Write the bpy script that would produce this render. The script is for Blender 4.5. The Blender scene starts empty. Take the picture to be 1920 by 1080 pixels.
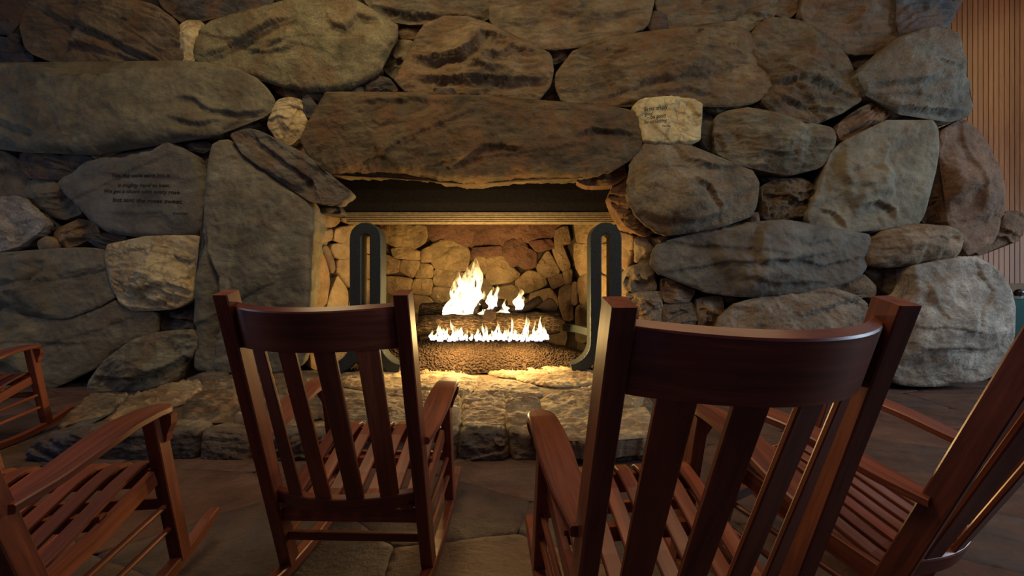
import bpy, bmesh, math, random
import numpy as np
from mathutils import Vector, Matrix
from mathutils.geometry import delaunay_2d_cdt
from mathutils.bvhtree import BVHTree

# ------------------------------------------------------------------ camera, world, lights, exposure
F, HC = 720.0, 1.0924            # focal length in pixels of a 1920 wide frame, eye height
sc = bpy.context.scene
col = sc.collection
cam_d = bpy.data.cameras.new('camera')
cam_d.sensor_width = 36.0
cam_d.lens = F / 1920.0 * 36.0
cam_d.clip_start = 0.02
cam = bpy.data.objects.new('camera', cam_d)
col.objects.link(cam)
cam.location = (0, 0, HC)
cam.rotation_euler = (math.radians(90), 0, 0)
sc.camera = cam

sc.view_settings.view_transform = 'Standard'
sc.view_settings.look = 'None'
sc.view_settings.gamma = 1.0
sc.view_settings.use_curve_mapping = False
sc.view_settings.exposure = 0.0

world = bpy.data.worlds.new('world')
sc.world = world
world.use_nodes = True
wbg = world.node_tree.nodes['Background']
wbg.inputs['Color'].default_value = (0.38, 0.30, 0.70, 1)
wbg.inputs['Strength'].default_value = 0.088


def lamp(name, kind, loc, energy, color, size=1.0, size_y=None, target=None):
    d = bpy.data.lights.new(name, kind)
    d.energy = energy
    d.color = color
    if kind == 'AREA':
        d.shape = 'RECTANGLE'
        d.size = size
        d.size_y = size_y or size
    else:
        d.shadow_soft_size = size
    o = bpy.data.objects.new(name, d)
    col.objects.link(o)
    o.location = loc
    if target is not None:
        o.rotation_euler = (Vector(target) - Vector(loc)).to_track_quat('-Z', 'Y').to_euler()
    return o


# warm ceiling lamps of the hall, high up and in front of the chimney breast
lamp('ceiling_light_main', 'AREA', (-1.7, 1.8, 5.6), 98, (1.0, 0.74, 0.36), 2.4, 0.8, (-1.0, 4.0, 1.6))
lamp('ceiling_light_right', 'AREA', (2.6, 1.2, 5.6), 42, (1.0, 0.72, 0.40), 2.0, 0.8, (2.4, 4.0, 1.6))
lamp('ceiling_light_seats', 'AREA', (0.4, 0.5, 4.6), 25, (1.0, 0.60, 0.30), 1.6, 1.0, (0.3, 1.6, 0.4))
# daylight from the windows at both ends of the hall
lamp('window_light_right', 'AREA', (8.3, 1.3, 2.7), 235, (0.62, 0.80, 1.0), 3.0, 2.2, (3.4, 3.7, 0.3))
lamp('window_light_left', 'AREA', (-8.2, 1.2, 1.9), 40, (0.58, 0.74, 1.0), 3.0, 2.2, (-2.0, 4.0, 0.8))
# the lobby lamp that shines on the panelled wall
lamp('lobby_light', 'AREA', (8.6, 3.6, 5.2), 19, (1.0, 0.58, 0.24), 2.6, 2.0, (7.4, 5.9, 3.6))
lamp('doorway_daylight', 'AREA', (9.6, 4.2, 1.3), 12, (0.66, 0.82, 1.0), 1.4, 2.0, (7.3, 5.75, 1.5))

FIRE_COL = (1.0, 0.62, 0.22)
lamp('fire_light_tall', 'POINT', (-0.54, 4.84, 1.02), 112, FIRE_COL, 0.16)
lamp('fire_fill_left', 'POINT', (-0.62, 4.28, 0.60), 100, FIRE_COL, 0.15)  # this and the next: added lamps ahead of the flames, filling in firelight
lamp('fire_fill_right', 'POINT', (0.12, 4.28, 0.62), 100, FIRE_COL, 0.15)


# ------------------------------------------------------------------ helpers
def at(px, py, Y):
    return Vector(((px - 960.0) / F * Y, Y, HC - (py - 540.0) / F * Y))


def tag(o, label=None, cat=None, group=None, kind=None):
    if label: o['label'] = label
    if cat: o['category'] = cat
    if group: o['group'] = group
    if kind: o['kind'] = kind
    return o


def empty(name, loc=(0, 0, 0), rz=0.0):
    o = bpy.data.objects.new(name, None)
    col.objects.link(o)
    o.location = loc
    o.rotation_euler = (0, 0, rz)
    o.empty_display_size = 0.1
    return o


def link_mesh(name, me, mat=None, parent=None, loc=(0, 0, 0)):
    o = bpy.data.objects.new(name, me)
    col.objects.link(o)
    if mat: me.materials.append(mat)
    o.location = loc
    if parent: o.parent = parent
    return o


def np_mesh(name, V, faces):
    """V: n x 3 array, faces: list of tuples or an m x 3 int array"""
    me = bpy.data.meshes.new(name)
    if isinstance(faces, np.ndarray):
        m, k = faces.shape
        me.vertices.add(len(V))
        me.vertices.foreach_set('co', np.asarray(V, np.float32).ravel())
        me.loops.add(m * k)
        me.loops.foreach_set('vertex_index', faces.astype(np.int32).ravel())
        me.polygons.add(m)
        me.polygons.foreach_set('loop_start', np.arange(0, m * k, k, dtype=np.int32))
        me.update(calc_edges=True)
        me.validate()
    else:
        me.from_pydata([tuple(v) for v in V], [], faces)
        me.update()
    return me


def smooth(me, on=True):
    me.polygons.foreach_set('use_smooth', [on] * len(me.polygons))


# gradient noise in numpy
_r = np.random.RandomState(11)
_perm = np.tile(_r.permutation(256), 3)
_ang = _r.rand(256) * 2 * np.pi
_gx, _gy = np.cos(_ang), np.sin(_ang)


def perlin(x, y):
    xi, yi = np.floor(x).astype(int), np.floor(y).astype(int)
    xf, yf = x - xi, y - yi
    u = xf * xf * xf * (xf * (xf * 6 - 15) + 10)
    v = yf * yf * yf * (yf * (yf * 6 - 15) + 10)

    def g(ix, iy, dx, dy):
        h = _perm[(_perm[ix & 255] + iy) & 255]
        return _gx[h] * dx + _gy[h] * dy
    a = g(xi, yi, xf, yf); b = g(xi + 1, yi, xf - 1, yf)
    c = g(xi, yi + 1, xf, yf - 1); d = g(xi + 1, yi + 1, xf - 1, yf - 1)
    return (a + u * (b - a)) + v * ((c + u * (d - c)) - (a + u * (b - a)))


def fbm(x, y, octs=4, gain=0.5):
    s, a, f = 0, 1.0, 1.0
    for _ in range(octs):
        s = s + a * perlin(x * f + 17.3 * f, y * f + 5.1 * f)
        a *= gain; f *= 2.03
    return s


class Plane:
    def __init__(self, O, U, V):
        self.O = np.array(O, float); self.U = np.array(U, float); self.V = np.array(V, float)
        self.U /= np.linalg.norm(self.U); self.V /= np.linalg.norm(self.V)
        self.N = np.cross(self.U, self.V)
        self.C = np.array((0, 0, HC))

    def shifted(self, h):
        p = Plane(self.O + self.N * h, self.U, self.V)
        return p

    def uv(self, px, py):
        r = np.array(((px - 960.0) / F, 1.0, -(py - 540.0) / F))
        t = np.dot(self.O - self.C, self.N) / np.dot(r, self.N)
        P = self.C + t * r - self.O
        return np.dot(P, self.U), np.dot(P, self.V)

    def world(self, u, v, h):
        return self.O + np.outer(u, self.U) + np.outer(v, self.V) + np.outer(h, self.N)


def seg_dist(P, A, B):
    d = B - A
    L = (d * d).sum(1) + 1e-12
    best = np.full(len(P), 1e9); idx = np.zeros(len(P), int); tt = np.zeros(len(P))
    for i in range(len(A)):
        w = P - A[i]
        t = np.clip((w @ d[i]) / L[i], 0, 1)
        q = w - np.outer(t, d[i])
        dd = np.sqrt((q * q).sum(1))
        m = dd < best
        best[m] = dd[m]; idx[m] = i; tt[m] = t[m]
    return best, idx, tt


def inside(P, poly):
    x, y = P[:, 0], P[:, 1]
    c = np.zeros(len(P), bool)
    n = len(poly)
    for i in range(n):
        x1, y1 = poly[i]; x2, y2 = poly[(i + 1) % n]
        cond = ((y1 > y) != (y2 > y))
        xx = (x2 - x1) * (y - y1) / (y2 - y1 + 1e-15) + x1
        c ^= cond & (x < xx)
    return c


def round_poly(P, step, keep=0.10):
    """corner-softened closed outline resampled at `step`"""
    P = np.array(P, float)
    for k in (keep, 0.25):
        nx = np.roll(P, -1, 0)
        Q = np.empty((len(P) * 2, 2))
        Q[0::2] = P * (1 - k) + nx * k
        Q[1::2] = P * k + nx * (1 - k)
        P = Q
    d = np.sqrt(((np.roll(P, -1, 0) - P) ** 2).sum(1))
    s = np.concatenate([[0], np.cumsum(d)])
    n = max(12, int(s[-1] / step))
    t = np.arange(n) * s[-1] / n
    PP = np.vstack([P, P[:1]])
    return np.stack([np.interp(t, s, PP[:, 0]), np.interp(t, s, PP[:, 1])], 1)


def stone_mesh(poly, plane, seed, bulge=None, edge=None, depth=0.3, res=None, rough=1.0, facets=8, slope=0.42,
               strata=0.0, sang=0.2, creases=(), tilt=(0, 0), wob=1.0, resmul=1.0, keep=0.10, grow=0.006):
    """poly: outline in plane coordinates -> (mesh, centre). The outline gets a rounded, chipped, uneven face
    and sides that run back into the wall."""
    rng = np.random.RandomState(seed)
    P0 = np.array(poly, float)
    a = 0.5 * np.sum(P0[:, 0] * np.roll(P0[:, 1], -1) - np.roll(P0[:, 0], -1) * P0[:, 1])
    if a < 0: P0 = P0[::-1]
    area = abs(a)
    sz = math.sqrt(area)
    if res is None: res = min(0.015, max(0.007, sz / 48.0)) * resmul
    B = round_poly(P0, res * 1.05, keep)
    so = rng.rand(2) * 90
    nrm = np.roll(B, -1, 0) - np.roll(B, 1, 0)
    nrm = np.stack([nrm[:, 1], -nrm[:, 0]], 1)
    nrm /= np.linalg.norm(nrm, axis=1)[:, None] + 1e-9
    w = (fbm(B[:, 0] * 8 + so[0], B[:, 1] * 8 + so[1], 5, .6) + .25) * min(0.022, sz * 0.035) * wob
    B = B + nrm * (w + grow)[:, None]
    mn, mx = B.min(0), B.max(0)
    gx = np.arange(mn[0], mx[0], res); gy = np.arange(mn[1], mx[1], res * 0.866)
    X, Y = np.meshgrid(gx, gy)
    X = X + (np.arange(len(gy)) % 2)[:, None] * res * 0.5
    G = np.stack([X.ravel(), Y.ravel()], 1) + (rng.rand(X.size, 2) - 0.5) * res * 0.45
    G = G[inside(G, B)]
    NB = np.roll(B, -1, 0)
    if len(G):
        dG, _, _ = seg_dist(G, B, NB)
        G = G[dG > res * 0.55]
    nb = len(B)
    pts = [Vector((float(p[0]), float(p[1]))) for p in np.vstack([B, G])]
    edges = [(i, (i + 1) % nb) for i in range(nb)]
    ov, oe, of, orv, _, _ = delaunay_2d_cdt(pts, edges, [list(range(nb))], 1, 1e-6, True)
    Q = np.array([(v[0], v[1]) for v in ov])
    tri = np.array([f for f in of if len(f) == 3], int)
    A2, B2, C2 = Q[tri[:, 0]], Q[tri[:, 1]], Q[tri[:, 2]]
    cr = (B2[:, 0] - A2[:, 0]) * (C2[:, 1] - A2[:, 1]) - (B2[:, 1] - A2[:, 1]) * (C2[:, 0] - A2[:, 0])
    tri[cr < 0] = tri[cr < 0][:, ::-1]
    d, _, _ = seg_dist(Q, B, NB)
    isb = np.array([any(j < nb for j in o) if o else False for o in orv])
    d[isb] = 0
    inr = d.max()
    T = bulge if bulge is not None else min(0.15, 0.42 * inr)
    R = edge * .75 if edge is not None else min(0.06, 0.5 * inr)
    R = max(R, 1e-4)
    k = np.clip(d / R, 0, 1)
    prof = np.sqrt(1 - (1 - k) ** 2)
    prof = 0.66 * prof + 0.34 * np.clip(d / max(inr, 1e-4), 0, 1) ** 0.6
    ctr = Q.mean(0)
    q = Q - ctr
    # broken planes
    fa = np.zeros(len(Q))
    if facets:
        wv = np.stack([fbm(Q[:, 0] * 4 + so[0], Q[:, 1] * 4, 2), fbm(Q[:, 0] * 4, Q[:, 1] * 4 + so[1], 2)], 1) * 0.10 * sz
        fl = []
        for i in range(facets):
            th = 2 * np.pi * (i + rng.rand() * 0.8) / facets
            s = slope * (0.35 + rng.rand())
            dirv = np.array((np.cos(th), np.sin(th)))
            fl.append(s * (sz * (0.10 + 0.22 * rng.rand())) - s * ((q + wv) @ dirv))
        fa = np.min(fl, 0)
        fa = np.clip(fa - fa.max(), -0.75 * T - 0.03, 0)
    h = prof * (T + fa)
    h = h + prof * (q @ np.array(tilt))
    # layered cleavage and weathering
    nz = fbm(Q[:, 0] * 3.2 / max(sz, .3) + so[0], Q[:, 1] * 3.2 / max(sz, .3) + so[1], 3) * 0.10 * T
    wx, wy = fbm(Q[:, 0] * 3 + so[1], Q[:, 1] * 3, 2) * .12, fbm(Q[:, 0] * 3, Q[:, 1] * 3 + so[0], 2) * .12
    rg = 1 - 2 * np.abs(fbm((Q[:, 0] + wx) * 4 + so[1], (Q[:, 1] + wy) * 4 + so[0], 4, 0.5))
    nz = nz + (rg - .5) * 0.011 * rough * min(1.0, sz * 2.5)
    nz = nz + fbm(Q[:, 0] * 14 + so[1], Q[:, 1] * 14 + so[0], 4, 0.6) * 0.006 * rough
    ca, sa = math.cos(sang), math.sin(sang)
    al = Q[:, 0] * ca + Q[:, 1] * sa; ac = -Q[:, 0] * sa + Q[:, 1] * ca
    if strata:
        wa = fbm(al * 2.2 + so[0], ac * 5 + so[1], 3)
        st = ac / strata + wa * 1.3
        saw = st - np.floor(st)
        amp = 0.5 + 0.5 * np.sin(np.floor(st) * 12.9 + seed)
        nz = nz + (saw ** 2.0) * amp * 0.024 * rough
        nz = nz + fbm(al * 6, ac * 34, 3) * 0.006 * rough
    h = h + nz * np.clip(d / (0.6 * R), 0.15, 1)
    # cracks and ledges drawn from the stone itself: (outline points, step, reach, groove)
    for pts_c, step, reach, groove in creases:
        L = np.array(pts_c, float)
        Lr = []
        for i in range(len(L) - 1):
            n = max(2, int(np.linalg.norm(L[i + 1] - L[i]) / 0.045))
            for t in np.linspace(0, 1, n, endpoint=False): Lr.append(L[i] * (1 - t) + L[i + 1] * t)
        Lr.append(L[-1]); L = np.array(Lr)
        L = L + np.stack([fbm(L[:, 0] * 7 + so[0], L[:, 1] * 7, 3), fbm(L[:, 0] * 7, L[:, 1] * 7 + so[1], 3)], 1) * 0.022
        dc, ix, tt = seg_dist(Q, L[:-1], L[1:])
        dv = L[1:][ix] - L[:-1][ix]
        wq = Q - L[:-1][ix]
        side = dv[:, 0] * wq[:, 1] - dv[:, 1] * wq[:, 0]          # > 0: left of the line's direction
        fr = (ix + tt) / max(1, len(L) - 1)
        fade = np.clip(fr / 0.18, 0, 1) * np.clip((1 - fr) / 0.18, 0, 1)
        fade = fade ** 0.6
        low = (side < 0)
        h = h - np.where(low, step * np.exp(-dc / reach) * np.clip(dc / max(res * 2.2, .55 * step), 0, 1) ** 1.3, 0) * fade
        h = h + np.where(~low, 0.35 * step * np.exp(-dc / (reach * 0.6)), 0) * fade
        if groove: h = h - groove * np.exp(-(dc / (res * 1.0)) ** 2) * fade
    W = plane.world(Q[:, 0], Q[:, 1], h)
    # skirt
    bl = list(range(nb))
    ring_ids = [None] * nb
    for i, o in enumerate(orv):
        for j in o:
            if j < nb: ring_ids[j] = i
    ring = [r for r in ring_ids if r is not None]
    Wb = W[ring]
    cw = plane.world(np.array([ctr[0]]), np.array([ctr[1]]), np.array([0.0]))[0]
    s1 = Wb - plane.N * depth * 0.25 + (cw - Wb) * 0.015
    s2 = Wb - plane.N * depth + (cw - Wb) * 0.10
    n0 = len(W); m = len(ring)
    F3 = [tri]
    i = np.arange(m); j = (i + 1) % m
    r = np.array(ring)
    F3.append(np.stack([r[i], n0 + i, r[j]], 1)); F3.append(np.stack([r[j], n0 + i, n0 + j], 1))
    F3.append(np.stack([n0 + i, n0 + m + i, n0 + j], 1)); F3.append(np.stack([n0 + j, n0 + m + i, n0 + m + j], 1))
    allV = np.vstack([W, s1, s2])
    centre = cw
    me = np_mesh('stone', allV - centre, np.vstack(F3))
    smooth(me)
    return me, centre


_seed = [100]


def stone(px_poly, plane, parent, mat, color, off=0.0, name='stone', **kw):
    pl = plane.shifted(off) if off else plane
    poly = [pl.uv(x, y) for x, y in px_poly]
    cr = [([pl.uv(x, y) for x, y in c[0]], c[1] * 1.3, c[2] * 1.1, c[3] * 1.3) for c in kw.pop('creases', ())]
    _seed[0] += 1
    if mat.name == 'gneiss' and 'strata' not in kw:
        q = random.Random(_seed[0])
        kw['strata'] = q.uniform(.07, .13); kw['sang'] = q.uniform(-.3, .35)
    if plane is P_WALL and not name == 'inscribed':
        q = random.Random(_seed[0] + 7)
        pu = np.array(poly); c0 = pu.mean(0); ext = pu.max(0) - pu.min(0)
        if ext.min() > .30:
            a0 = kw.get('sang', 0.15)
            for _ in range(2 if cr else 4):
                a = a0 + q.uniform(-.35, .35) + (1.3 if q.random() < .18 else 0)
                L = q.uniform(.22, .40) * (ext[0] * abs(math.cos(a)) + ext[1] * abs(math.sin(a)))
                cc = c0 + ext * np.array((q.uniform(-.24, .24), q.uniform(-.28, .28)))
                d_ = np.array((math.cos(a), math.sin(a))); e_ = np.array((-d_[1], d_[0]))
                cr.append(([tuple(cc - d_ * L), tuple(cc - d_ * L * .3 + e_ * q.uniform(-.04, .04)), tuple(cc + d_ * L * .35 + e_ * q.uniform(-.04, .04)), tuple(cc + d_ * L)],
                           q.uniform(.012, .035), q.uniform(.05, .12), q.uniform(.008, .018)))
    me, ctr = stone_mesh(poly, pl, _seed[0], creases=cr, **kw)
    v = random.Random(_seed[0]).uniform(0.88, 1.12)
    o = link_mesh(name, me, mat, parent, ctr)
    o.color = (color[0] * v, color[1] * v, color[2] * v, 1)
    return o


# ------------------------------------------------------------------ materials
class N:
    def __init__(self, name):
        self.m = bpy.data.materials.new(name)
        self.m.use_nodes = True
        self.t = self.m.node_tree
        self.b = self.t.nodes['Principled BSDF']

    def n(self, typ, **kw):
        x = self.t.nodes.new(typ)
        for k, v in kw.items():
            if k.startswith('i_'): x.inputs[k[2:].replace('_', ' ')].default_value = v
            else: setattr(x, k, v)
        return x

    def l(self, a, b): self.t.links.new(a, b)

    def noise(self, vec, scale, detail=5, rough=0.55, w=None, dist=0.0):
        x = self.n('ShaderNodeTexNoise')
        if w is not None:
            x.noise_dimensions = '4D'; self.l(w, x.inputs['W'])
        x.inputs['Scale'].default_value = scale; x.inputs['Detail'].default_value = detail
        x.inputs['Roughness'].default_value = rough; x.inputs['Distortion'].default_value = dist
        self.l(vec, x.inputs['Vector'])
        return x.outputs['Fac']

    def ramp(self, fac, stops):
        x = self.n('ShaderNodeValToRGB')
        e = x.color_ramp.elements
        while len(e) < len(stops): e.new(0.5)
        for s, (p, c) in zip(e, stops):
            s.position = p
            s.color = (c, c, c, 1) if isinstance(c, (int, float)) else tuple(c) + (1,)
        self.l(fac, x.inputs['Fac'])
        return x.outputs['Color']

    def mix(self, a, b, fac, mode='MIX'):
        x = self.n('ShaderNodeMix', data_type='RGBA', blend_type=mode)
        for sock, val in ((x.inputs[6], a), (x.inputs[7], b), (x.inputs[0], fac)):
            if isinstance(val, (int, float)): sock.default_value = val
            elif isinstance(val, tuple): sock.default_value = val + (1,)
            else: self.l(val, sock)
        return x.outputs[2]

    def math(self, op, a, b=0.0):
        x = self.n('ShaderNodeMath', operation=op)
        for s, v in ((x.inputs[0], a), (x.inputs[1], b)):
            if isinstance(v, (int, float)): s.default_value = v
            else: self.l(v, s)
        return x.outputs[0]

    def bump(self, h, strength, dist, prev=None):
        x = self.n('ShaderNodeBump')
        x.inputs['Strength'].default_value = strength; x.inputs['Distance'].default_value = dist
        self.l(h, x.inputs['Height'])
        if prev is not None: self.l(prev, x.inputs['Normal'])
        return x.outputs['Normal']


def stone_mat(name, streak=0.5, rust=(0.16, 0.075, 0.03), rustamt=0.55, dark=0.55, vein=0.0, speck=0.3, rough=0.78, spec=0.25, bump=1.0, aniso=(1.5, 3.0, 5.5), turb=1.3):
    s = N(name)
    tc = s.n('ShaderNodeTexCoord').outputs['Object']
    oi = s.n('ShaderNodeObjectInfo')
    w = s.math('MULTIPLY', oi.outputs['Random'], 37.0)
    c = oi.outputs['Color']
    big = s.noise(tc, 2.6, 6, 0.6, w)
    c = s.mix(c, s.ramp(big, [(0.28, dark * .8), (0.5, 1.0), (0.72, 1.5)]), 1.0, 'MULTIPLY')
    mp = s.n('ShaderNodeMapping'); mp.inputs['Rotation'].default_value = (0, 0.35, 0.2); mp.inputs['Scale'].default_value = aniso
    s.l(tc, mp.inputs['Vector'])
    st = s.noise(mp.outputs['Vector'], 1.6, 8, 0.66, w, turb)
    c = s.mix(c, s.ramp(st, [(0.34, 0.30), (0.50, 1.0), (0.68, 1.6)]), streak, 'MULTIPLY')
    rm = s.ramp(s.noise(tc, 3.7, 5, 0.6, s.math('ADD', w, 5.0), 0.3), [(0.46, 0.0), (0.62, 1.0)])
    c = s.mix(c, rust, s.math('MULTIPLY', rm, rustamt))
    if vein:
        vn = s.noise(tc, 3.2, 4, 0.5, s.math('ADD', w, 9.0), 0.8)
        vm = s.ramp(vn, [(0.475, 0.0), (0.50, 1.0), (0.525, 0.0)])
        c = s.mix(c, (0.10, 0.06, 0.03), s.math('MULTIPLY', vm, vein))
    fine = s.noise(tc, 55, 4, 0.7, w)
    c = s.mix(c, s.ramp(fine, [(0.3, 0.5), (0.5, 1.0), (0.72, 1.6)]), speck, 'MULTIPLY')
    s.l(c, s.b.inputs['Base Color'])
    s.b.inputs['Roughness'].default_value = rough
    s.b.inputs['Specular IOR Level'].default_value = spec
    nb = s.bump(s.noise(tc, 14, 10, 0.72, w), 0.9 * bump, 0.03)
    nb = s.bump(st, 0.8 * bump, 0.03, nb)
    nb = s.bump(fine, 0.5 * bump, 0.006, nb)
    s.l(nb, s.b.inputs['Normal'])
    return s.m


M_GNEISS = stone_mat('gneiss', 0.75)
M_SMOOTH = stone_mat('smooth_stone', 0.42, aniso=(1.8, 2.5, 3.6), rustamt=0.2, dark=0.7, bump=0.65)
M_QUARTZ = stone_mat('quartz', 0.30, aniso=(2.0, 3, 4.5), rust=(0.34, 0.17, 0.05), rustamt=0.45, dark=0.7, vein=0.5, speck=0.15, rough=0.6, spec=0.3)
M_GRANITE = stone_mat('granite', 0.40, aniso=(2.5, 3, 4), rust=(0.20, 0.11, 0.05), rustamt=0.5, dark=0.5, speck=0.65, bump=1.3)
M_FIREBOX = stone_mat('firebox_stone', 0.22, aniso=(2.5, 2.5, 3.2), rust=(0.13, 0.05, 0.035), rustamt=0.30, dark=0.7, speck=0.25, rough=0.85, spec=0.12)
M_FLAG = stone_mat('flagstone', 0.45, rust=(0.13, 0.065, 0.04), rustamt=0.35, dark=0.7, speck=0.25, rough=0.6, spec=0.12, bump=0.6)

s = N('mortar')
tc = s.n('ShaderNodeTexCoord').outputs['Object']
s.l(s.ramp(s.noise(tc, 9, 6), [(0.3, (0.018, 0.016, 0.015)), (0.7, (0.05, 0.043, 0.036))]), s.b.inputs['Base Color'])
s.b.inputs['Roughness'].default_value = 0.95
s.l(s.bump(s.noise(tc, 40, 5), 0.8, 0.02), s.b.inputs['Normal'])
M_MORTAR = s.m


s = N('firebox_joint')
tc = s.n('ShaderNodeTexCoord').outputs['Object']
s.l(s.ramp(s.noise(tc, 9, 6), [(0.3, (0.05, 0.035, 0.02)), (0.7, (0.11, 0.08, 0.045))]), s.b.inputs['Base Color'])
s.b.inputs['Roughness'].default_value = 0.95
s.l(s.bump(s.noise(tc, 40, 5), 0.8, 0.02), s.b.inputs['Normal'])
M_JOINT = s.m


def wood_mat(name, c1, c2, c3, rough=0.38, coat=0.18, scale=1.0):
    s = N(name)
    at_ = s.n('ShaderNodeAttribute', attribute_name='grain').outputs['Vector']
    oi = s.n('ShaderNodeObjectInfo')
    w = s.math('MULTIPLY', oi.outputs['Random'], 50.0)
    mp = s.n('ShaderNodeMapping'); mp.inputs['Scale'].default_value = (1.5, 22, 22)
    s.l(at_, mp.inputs['Vector'])
    g = s.noise(mp.outputs['Vector'], 1.6 * scale, 6, 0.6, w, 0.5)
    mp2 = s.n('ShaderNodeMapping'); mp2.inputs['Scale'].default_value = (8, 170, 170)
    s.l(at_, mp2.inputs['Vector'])
    p = s.noise(mp2.outputs['Vector'], 1.0, 3, 0.6, w)
    c = s.ramp(g, [(0.28, c1), (0.5, c2), (0.74, c3)])
    c = s.mix(c, s.ramp(p, [(0.32, 0.45), (0.48, 1.0)]), 0.55, 'MULTIPLY')
    tone = s.n('ShaderNodeMapRange'); tone.inputs['To Min'].default_value = 0.82; tone.inputs['To Max'].default_value = 1.2
    s.l(oi.outputs['Random'], tone.inputs['Value'])
    c = s.mix(c, tone.outputs['Result'], 1.0, 'MULTIPLY')
    s.l(c, s.b.inputs['Base Color'])
    s.b.inputs['Roughness'].default_value = rough
    s.b.inputs['Coat Weight'].default_value = coat
    s.b.inputs['Coat Roughness'].default_value = 0.28
    s.l(s.bump(p, 0.10, 0.001), s.b.inputs['Normal'])
    return s.m


M_WOOD = wood_mat('mahogany', (0.080, 0.020, 0.010), (0.160, 0.041, 0.018), (0.27, 0.080, 0.033))
M_PANEL = wood_mat('panel_wood', (0.17, 0.062, 0.017), (0.23, 0.090, 0.027), (0.29, 0.125, 0.042), rough=0.36, coat=0.25)


def plain(name, color, rough=0.5, metal=0.0, bump=0.0, bscale=60, spec=0.5):
    s = N(name)
    tc = s.n('ShaderNodeTexCoord').outputs['Object']
    nz = s.noise(tc, bscale, 4, 0.6)
    c = s.mix(color, s.ramp(nz, [(0.3, 0.7), (0.7, 1.25)]), 1.0, 'MULTIPLY')
    s.l(c, s.b.inputs['Base Color'])
    s.b.inputs['Roughness'].default_value = rough
    s.b.inputs['Metallic'].default_value = metal
    s.b.inputs['Specular IOR Level'].default_value = spec
    if bump: s.l(s.bump(nz, bump, 0.006), s.b.inputs['Normal'])
    return s.m


M_IRON = plain('hammered_iron', (0.030, 0.037, 0.034), 0.42, 0.35, 0.55, 75)
M_HOOD = plain('hood_metal', (0.26, 0.21, 0.125), 0.45, 0.3, 0.06, 25)  # used on the lip, lightened for the firelight that falls there
M_BLACK = plain('matte_black', (0.010, 0.009, 0.009), 0.9, 0, 0.4, 30, 0.08)  # plain black; on the hood panel it paints in the shade
M_CHAR = plain('charred_wood', (0.012, 0.008, 0.007), 0.9, 0, 0.9, 45, 0.08)
M_ROCK = plain('lava_rock', (0.045, 0.029, 0.018), 0.95, 0, 1.0, 38, 0.1)
M_LETTER = plain('black_lettering', (0.008, 0.007, 0.006), 0.8)
M_GREEN = plain('green_paint', (0.008, 0.045, 0.040), 0.6, spec=0.15)
M_TAN = plain('tan_top', (0.16, 0.13, 0.085), 0.4)
M_STEEL = plain('polished_steel', (0.35, 0.36, 0.38), 0.2, 1.0)
M_KNOB = plain('dark_knob', (0.02, 0.02, 0.024), 0.25)

s = N('bark')
tc = s.n('ShaderNodeTexCoord').outputs['Object']
mp = s.n('ShaderNodeMapping'); mp.inputs['Scale'].default_value = (7, 26, 26); s.l(tc, mp.inputs['Vector'])
nz = s.noise(mp.outputs['Vector'], 2.4, 6, 0.7, None, 0.6)
s.l(s.ramp(nz, [(0.44, (0.006, 0.005, 0.004)), (0.54, (0.034, 0.021, 0.012)), (0.72, (0.15, 0.10, 0.055))]), s.b.inputs['Base Color'])
s.b.inputs['Roughness'].default_value = 0.9
s.l(s.bump(nz, 1.0, 0.03), s.b.inputs['Normal'])
s.b.inputs['Specular IOR Level'].default_value = 0.1
M_BARK = s.m

# flames: a hot white core that cools to gold at the tips and goes blue at the burner
s = N('flame')
fa = s.n('ShaderNodeAttribute', attribute_name='burn').outputs['Fac']
tc = s.n('ShaderNodeTexCoord').outputs['Object']
oi = s.n('ShaderNodeObjectInfo')
mp = s.n('ShaderNodeMapping'); mp.inputs['Scale'].default_value = (26, 26, 9); s.l(tc, mp.inputs['Vector'])
nz = s.noise(mp.outputs['Vector'], 1.0, 5, 0.65, s.math('MULTIPLY', oi.outputs['Random'], 40.0), 0.8)
colr = s.ramp(fa, [(0.0, (0.55, 0.62, 1.0)), (0.07, (1.0, 0.90, 0.66)), (0.5, (1.0, 0.90, 0.60)), (0.85, (1.0, 0.70, 0.26)), (1.0, (1.0, 0.45, 0.10))])
em = s.n('ShaderNodeEmission'); s.l(colr, em.inputs['Color'])
stg = s.math('MULTIPLY', s.ramp(fa, [(0.0, 0.35), (0.1, 1.0), (0.55, 1.0), (1.0, 0.22)]), s.ramp(nz, [(0.35, 0.35), (0.6, 1.5)]))
s.l(s.math('MULTIPLY', stg, 2.6), em.inputs['Strength'])
tr = s.n('ShaderNodeBsdfTransparent')
mx = s.n('ShaderNodeMixShader')
s.l(s.ramp(s.math('SUBTRACT', nz, s.math('MULTIPLY', fa, 0.16)), [(0.30, 0.10), (0.50, 0.92)]), mx.inputs['Fac'])
s.l(tr.outputs[0], mx.inputs[1]); s.l(em.outputs[0], mx.inputs[2])
s.l(mx.outputs[0], s.t.nodes['Material Output'].inputs['Surface'])
M_FLAME = s.m

# stone colours (albedo)
G = (0.150, 0.132, 0.085); GB = (0.135, 0.112, 0.072); BR = (0.135, 0.098, 0.060); RU = (0.165, 0.085, 0.045)
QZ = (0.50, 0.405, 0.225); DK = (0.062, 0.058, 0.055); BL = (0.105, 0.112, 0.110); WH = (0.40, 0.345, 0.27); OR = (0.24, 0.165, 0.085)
LG = (0.205, 0.180, 0.115)

# ------------------------------------------------------------------ the stone wall
YW = 4.3


def box_verts(x0, x1, y0, y1, z0, z1):
    return [(x0, y0, z0), (x1, y0, z0), (x1, y1, z0), (x0, y1, z0), (x0, y0, z1), (x1, y0, z1), (x1, y1, z1), (x0, y1, z1)]


BOXF = [(0, 3, 2, 1), (4, 5, 6, 7), (0, 1, 5, 4), (1, 2, 6, 5), (2, 3, 7, 6), (3, 0, 4, 7)]


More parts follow.
